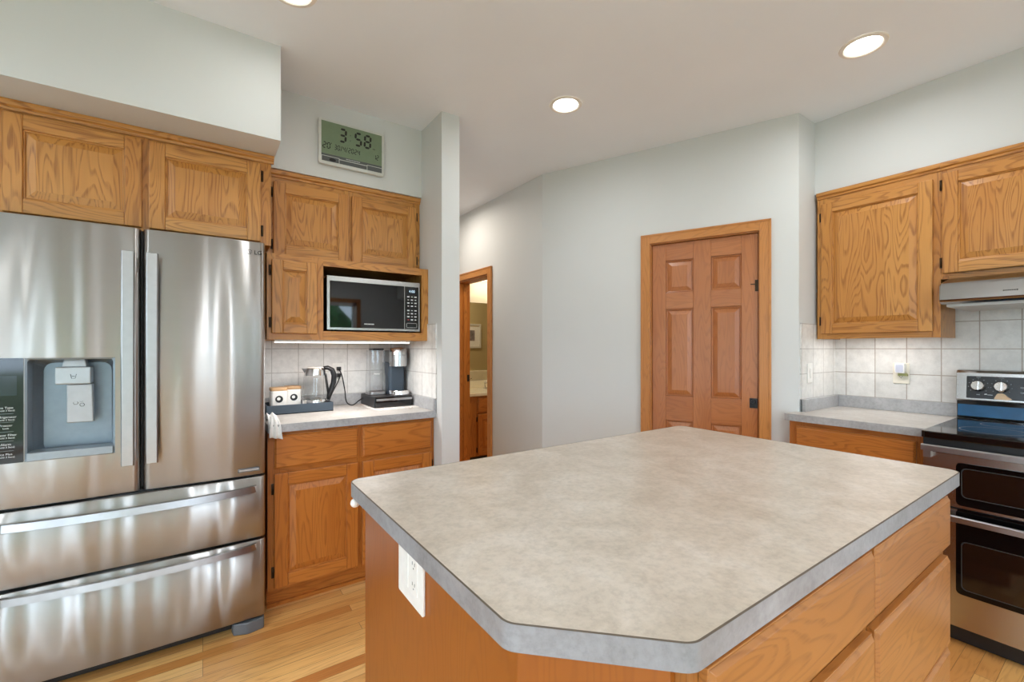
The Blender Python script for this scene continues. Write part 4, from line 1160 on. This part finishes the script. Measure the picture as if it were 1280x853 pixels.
# ================================================================== RANGE
rg = thing('range', 'stainless steel double-oven electric range with black glass cooktop', 'range', (3.0, .2, 0))
RA0, RA1 = -.170, .590
RXF = 2.665
frr = FX(RXF)
m = MB(); m.box(W, RXF + .045, 3.30, RA0 + .003, RA1 - .003, .075, .895); m.box(W, RXF + .05, 3.25, RA0 + .03, RA1 - .03, .005, .075); m.build('body', M['black'], rg)
m = MB()
m.prism(W, rounded([(RXF - .040, RA0), (RXF - .040, RA1), (3.27, RA1), (3.27, RA0)], [.02, .02, .004, .004]), .888, .918); m.build('cooktop', M['black_gloss'], rg, bevel=.004)
m = MB(); m.box(W, RXF - .010, RXF + .045, RA0 + .004, RA1 - .004, .836, .888); m.build('front_lip', M['black'], rg)
m = MB()
for (x, y, r) in ((2.86, .40, .105), (3.10, .40, .075), (2.86, .02, .09), (3.10, .02, .10)):
    m = MB(); m.lathe(W, [(r - .0012, .9183), (r + .0012, .9183)], 0, 48, (x, y, 0), 'c'); m.build('burner_marking', M['print_dim'], rg)
def oven_door(z0, z1, gz0, gz1, wz0, wz1, hz, nm):
    m = MB()
    m.box(frr, RA1 - .112, RA1 - .002, z0, z1, -.045, 0, 0, 'b') ; m.box(frr, RA0 + .002, RA0 + .112, z0, z1, -.045, 0, 0, 'b')
    if gz0 - z0 > .004: m.box(frr, RA0 + .112, RA1 - .112, z0, gz0, -.045, 0)
    if z1 - gz1 > .004: m.box(frr, RA0 + .112, RA1 - .112, gz1, z1, -.045, 0)
    d = m.build(nm, M['steel_r'], rg)
    m = MB(); m.prism(frr, rrect(RA0 + .108, RA1 - .108, gz0 - .003, gz1 + .002, .018), -.03, .003); g = m.build('glass', simple('oven_glass', srgb(8, 8, 9), .05, spec=.25), d)
    m = MB(); m.prism(frr, rrect(RA0 + .13, RA1 - .128, wz0, wz1, .016), .0028, .0036); m.build('window', simple('oven_window', srgb(22, 15, 13), .07, spec=.7), g)
    m = MB()
    o_ = rrect(RA0 + .126, RA1 - .124, wz0 - .004, wz1 + .004, .018); i_ = rrect(RA0 + .13, RA1 - .128, wz0, wz1, .016)
    m.loft(frr, [[(a, b, .0030) for a, b in o_], [(a, b, .0040) for a, b in o_], [(a, b, .0040) for a, b in i_], [(a, b, .0030) for a, b in i_]], 0, 'b', (False, False)); m.build('window_border', M['dark_seal'], g)
    m = MB()
    rings = []
    for k in range(25):
        t = k / 24; a = RA0 + .004 + (RA1 - RA0 - .008) * t; c = .050 + .006 * math.sin(math.pi * t)
        rings.append([(a, hz - .014, c - .014), (a, hz - .012, c), (a, hz + .010, c), (a, hz + .014, c - .006), (a, hz + .014, c - .014)])
    m.loft(frr, rings, 0, 'a')
    for a in (RA0 + .01, RA1 - .035): m.box(frr, a, a + .025, min(hz - .012, z1 - .02), hz + .010, 0.011, .04); m.box(frr, a, a + .025, min(hz - .012, z1 - .02), z1, 0, .012)
    m.build('handle', M['steel_h'], d)
    return d
oven_door(.598, .824, .612, .790, .648, .768, .846, 'upper_oven_door')
oven_door(.085, .590, .232, .590, .255, .455, .558, 'lower_oven_door')
m = MB(); m.box(frr, RA0 + .006, RA1 - .006, .588, .600, -.04, -.012); m.build('door_gap', M['black'], rg)
# backguard
bgd = MB()
pf = [(3.325, .918), (3.268, .918), (3.268, .920), (3.262, 1.000), (3.240, 1.012), (3.262, 1.150), (3.275, 1.168), (3.325, 1.172)]
prof_lo = [(3.325, .918), (3.285, .918), (3.280, 1.010), (3.325, 1.010)]
bgd.loft(W, [[(x, RA0, z) for x, z in prof_lo], [(x, RA1, z) for x, z in prof_lo]], 0, 'b')
bk = bgd.build('backguard_base', M['black_gloss'], rg)
prof_hi = [(3.325, 1.010), (3.256, 1.010), (3.252, 1.016), (3.268, 1.155), (3.278, 1.168), (3.325, 1.172)]
m = MB(); m.loft(W, [[(x, RA0, z) for x, z in prof_hi], [(x, RA1, z) for x, z in prof_hi]], 0, 'b'); bh = m.build('backguard', M['steel_r'], rg, bevel=.006)
# sloping control face
sn = Vector((-(1.155 - 1.016), 0, (3.268 - 3.252))).normalized(); su = Vector((3.268 - 3.252, 0, 1.155 - 1.016)).normalized()
o0 = Vector((3.252, 0, 1.016))
def FS(a, b, c):
    p = o0 + su * b + sn * c; return (p.x, a, p.z)
m = MB(); m.prism(FS, rrect(RA0 + .04, RA1 - .040, .010, .124, .004), -.004, .0025); cpn = m.build('control_panel', simple('control_black', srgb(26, 26, 28), .25), bh)
m = MB(); m.box(FX(3.2815), RA0 + .02, RA1 - .004, .930, .990, 0, .004); m.build('vent_strip', simple('strip_blue', srgb(34, 92, 134), .25, var=.12, scale=14), bk)  # strip coloured blue, slightly mottled
for a in (RA1 - .083, RA1 - .163, RA0 + .083, RA0 + .163):
    m = MB(); m.lathe(FS, [(0, .030), (.021, .030), (.0245, .026), (.0265, .008), (.028, .0026)], 0, 36, (a, .074, 0), 'c'); m.box(FS, a - .004, a + .004, .052, .096, .0299, .035)
    k = m.build('knob', M['chrome'], bh, bevel=.0015)
m = MB()
for a in (RA1 - .083, RA1 - .163):
    for q in range(9):
        t = rad(-40 + q * 32.5); m.box(FS, a + math.cos(t) * .036 - .0015, a + math.cos(t) * .036 + .0015, .074 + math.sin(t) * .036 - .0015, .074 + math.sin(t) * .036 + .0015, .0025, .0029)
    m.box(FS, a - .006, a + .006, .028, .032, .0025, .0029); m.box(FS, a - .008, a + .008, .117, .1195, .0025, .0029)
for a in (.355, .325):
    for b in (.075, .050): m.box(FS, a - .009, a + .009, b - .003, b + .003, .0025, .0029)
m.build('legend_print', M['print_dim'], cpn)
m = MB(); m.prism(FS, [(.452, .012), (.446, .028), (.440, .040), (.425, .043), (.414, .038), (.405, .026), (.390, .014), (.405, .010), (.43, .0105)], .0025, .0032); m.build('peach_patch', simple('peach_tone', srgb(226, 192, 156), .5), cpn)  # small flat peach-coloured patch on the panel
m = MB(); m.prism(FS, [(.487, .030), (.483, .036), (.476, .037), (.476, .031)], .0025, .0030); m.box(FS, .456, .475, .030, .032, .0025, .0030); m.build('small_print', M['print'], cpn)

# ================================================================== BATHROOM BEYOND THE HALL DOOR
BXL, BXR, BYN, BYB = QX + .12, 4.6, 3.02, 4.80
olive = wall_paint('olive_bath_paint', srgb(182, 162, 114))
m = MB(); m.box(W, BXL, BXR, BYB, BYB + .1, 0, CEIL); struct(m.build('wall_bath_back', wall_paint('cream_bath_paint', srgb(232, 222, 200))))
m = MB(); m.box(W, BXL, BXR, BYN - .1, BYN, 0, CEIL); struct(m.build('wall_bath_near', olive))
m = MB(); m.box(W, BXR, BXR + .1, BYN, BYB, 0, CEIL); struct(m.build('wall_bath_right', olive))
VF = 4.235
fv = FY(VF)
vn = thing('vanity_cabinet', 'oak bathroom vanity cabinet seen through the hall doorway', 'cabinet', (2.9, 4.5, 0))
a0, a1 = BXL + .03, 3.5
m = MB(); m.box(fv, a0, a1, .09, .752, -.55, -.019, 0, 'b'); m.build('carcass', M['oak_base'], vn)
face_frame(vn, fv, a0, a1, .09, .752, [(a0, 2.50), (2.84, 2.90), (3.44, a1)], [(x0, x1, z0, z1) for (x0, x1) in ((2.50, 2.84), (2.90, 3.44)) for (z0, z1) in ((.09, .12), (.545, .58), (.725, .752))], M['oak_base'])
for (x0, x1) in ((2.478, 2.862), (2.878, 3.46)):
    drawer_front(vn, fv, x0, x1, .568, .738, M['oak_base'], lip=.014); cab_door(vn, fv, x0, x1, .105, .552, M['oak_base'], hinge='l', strips=False)
m = MB(); m.box(fv, a0, a1, 0, .09, -.55, -.06, 0, 'a'); m.build('toe_kick', M['black'], vn)
cream = simple('cream_marble', srgb(232, 220, 188), .2, var=.06, scale=12)
vt = thing('vanity_counter', 'cream vanity countertop with backsplash beyond the hall doorway', 'countertop', (2.9, 4.5, .752))
m = MB(); m.box(W, BXL + .012, 3.52, VF - .03, BYB - .002, .753, .790); m.build('top', cream, vt, bevel=.006)
m = MB(); m.box(W, BXL + .012, 3.52, BYB - .022, BYB - .002, .790, .880); m.build('backsplash', cream, vt, bevel=.003)
fau = thing('faucet', 'small chrome faucet on the cream vanity top', 'faucet', (2.80, 4.60, .791))
m = MB(); m.lathe(W, [(.024, .7905), (.024, .80), (.012, .806), (.010, .86), (.012, .872), (0, .875)], 0, 20, (2.80, 4.60, 0), 'c'); m.build('column', M['chrome'], fau)
m = MB(); m.tube([(2.80, 4.60, .855), (2.80, 4.55, .868), (2.80, 4.50, .86), (2.80, 4.485, .845)], .009, 0, 10); m.build('spout', M['chrome'], fau)
m = MB(); m.tube([(2.78, 4.60, .872), (2.84, 4.58, .892)], .005, 0, 8); m.build('lever', M['chrome'], fau)
mirror = NT('mirror_silver').set(color=(0.93, 0.94, 0.92, 1), metal=1.0, rough=0.01)
m = MB(); m.box(W, BXL + .05, 3.5, BYB - .012, BYB - .002, .884, 1.845); tag(m.build('mirror', mirror), 'frameless wall mirror above the bathroom vanity', 'mirror')
# sconce
sc_ = thing('vanity_light', 'bronze vanity light with bell glass shades above the bathroom mirror', 'light', (2.86, BYB - .01, 2.2))
m = MB(); m.prism(FY(BYB), rrect(2.70, 3.32, 2.20, 2.27, .03), .001, .022)
for x in (2.79, 3.01, 3.23): m.tube([(x, BYB - .02, 2.235), (x, BYB - .08, 2.27), (x, BYB - .13, 2.25), (x, BYB - .14, 2.20)], .008, 0, 8)
m.build('arm', M['bronze'], sc_)
shade = emission('lit_glass_shade', (1.0, .90, .72, 1), 1.0)
for x in (2.79, 3.01, 3.23):
    m = MB(); m.lathe(W, [(.018, 2.205), (.03, 2.195), (.045, 2.15), (.075, 2.105), (.072, 2.105), (.042, 2.15), (.02, 2.19)], 0, 28, (x, BYB - .14, 0), 'c', 60); m.build('lamp_shade', shade, sc_)
    ld = bpy.data.lights.new('bulb', 'POINT'); ld.energy = 1.3; ld.color = (1, .86, .66); ld.shadow_soft_size = .04
    lo = bpy.data.objects.new('bulb_lamp', ld); COL.objects.link(lo); lo.parent = sc_; lo.location = (x - 2.86, -.13, 2.07 - 2.2)
# picture and tub on the near bathroom wall, seen in the mirror
pc = thing('framed_picture', 'small framed picture on the olive bathroom wall, seen in the mirror', 'picture', (3.70, BYN + .01, 1.3))
fp = lambda a, b, c: (a, BYN + c, b)
m = MB()
for (x0, x1, z0, z1) in ((3.55, 3.90, 1.28, 1.31), (3.55, 3.90, 1.66, 1.69), (3.55, 3.58, 1.31, 1.66), (3.87, 3.90, 1.31, 1.66)): m.box(fp, x0, x1, z0, z1, .001, .022)
m.build('frame', simple('pale_frame', srgb(206, 198, 178), .4), pc)
m = MB(); m.box(fp, 3.58, 3.87, 1.31, 1.66, .001, .010); m.build('mount', simple('picture_mount', srgb(228, 222, 206), .6), pc)
m = MB(); m.box(fp, 3.67, 3.78, 1.40, 1.58, .010, .011); m.build('print', simple('abstract_print', srgb(120, 110, 104), .6, var=.5, scale=22), pc)
tb = thing('bathtub', 'cream bathtub with raised deck, seen in the bathroom mirror', 'bathtub', (3.6, BYN + .4, 0))
m = MB(); m.box(W, 2.9, BXR - .002, BYN + .002, BYN + .06, .5, .90); m.box(W, 2.9, BXR - .002, BYN + .60, BYN + .68, 0, .56); m.box(W, 2.9, 2.98, BYN + .002, BYN + .6, 0, .56); m.box(W, 2.98, BXR - .002, BYN + .06, BYN + .6, 0.002, .2)
m.build('shell', cream, tb, bevel=.01)
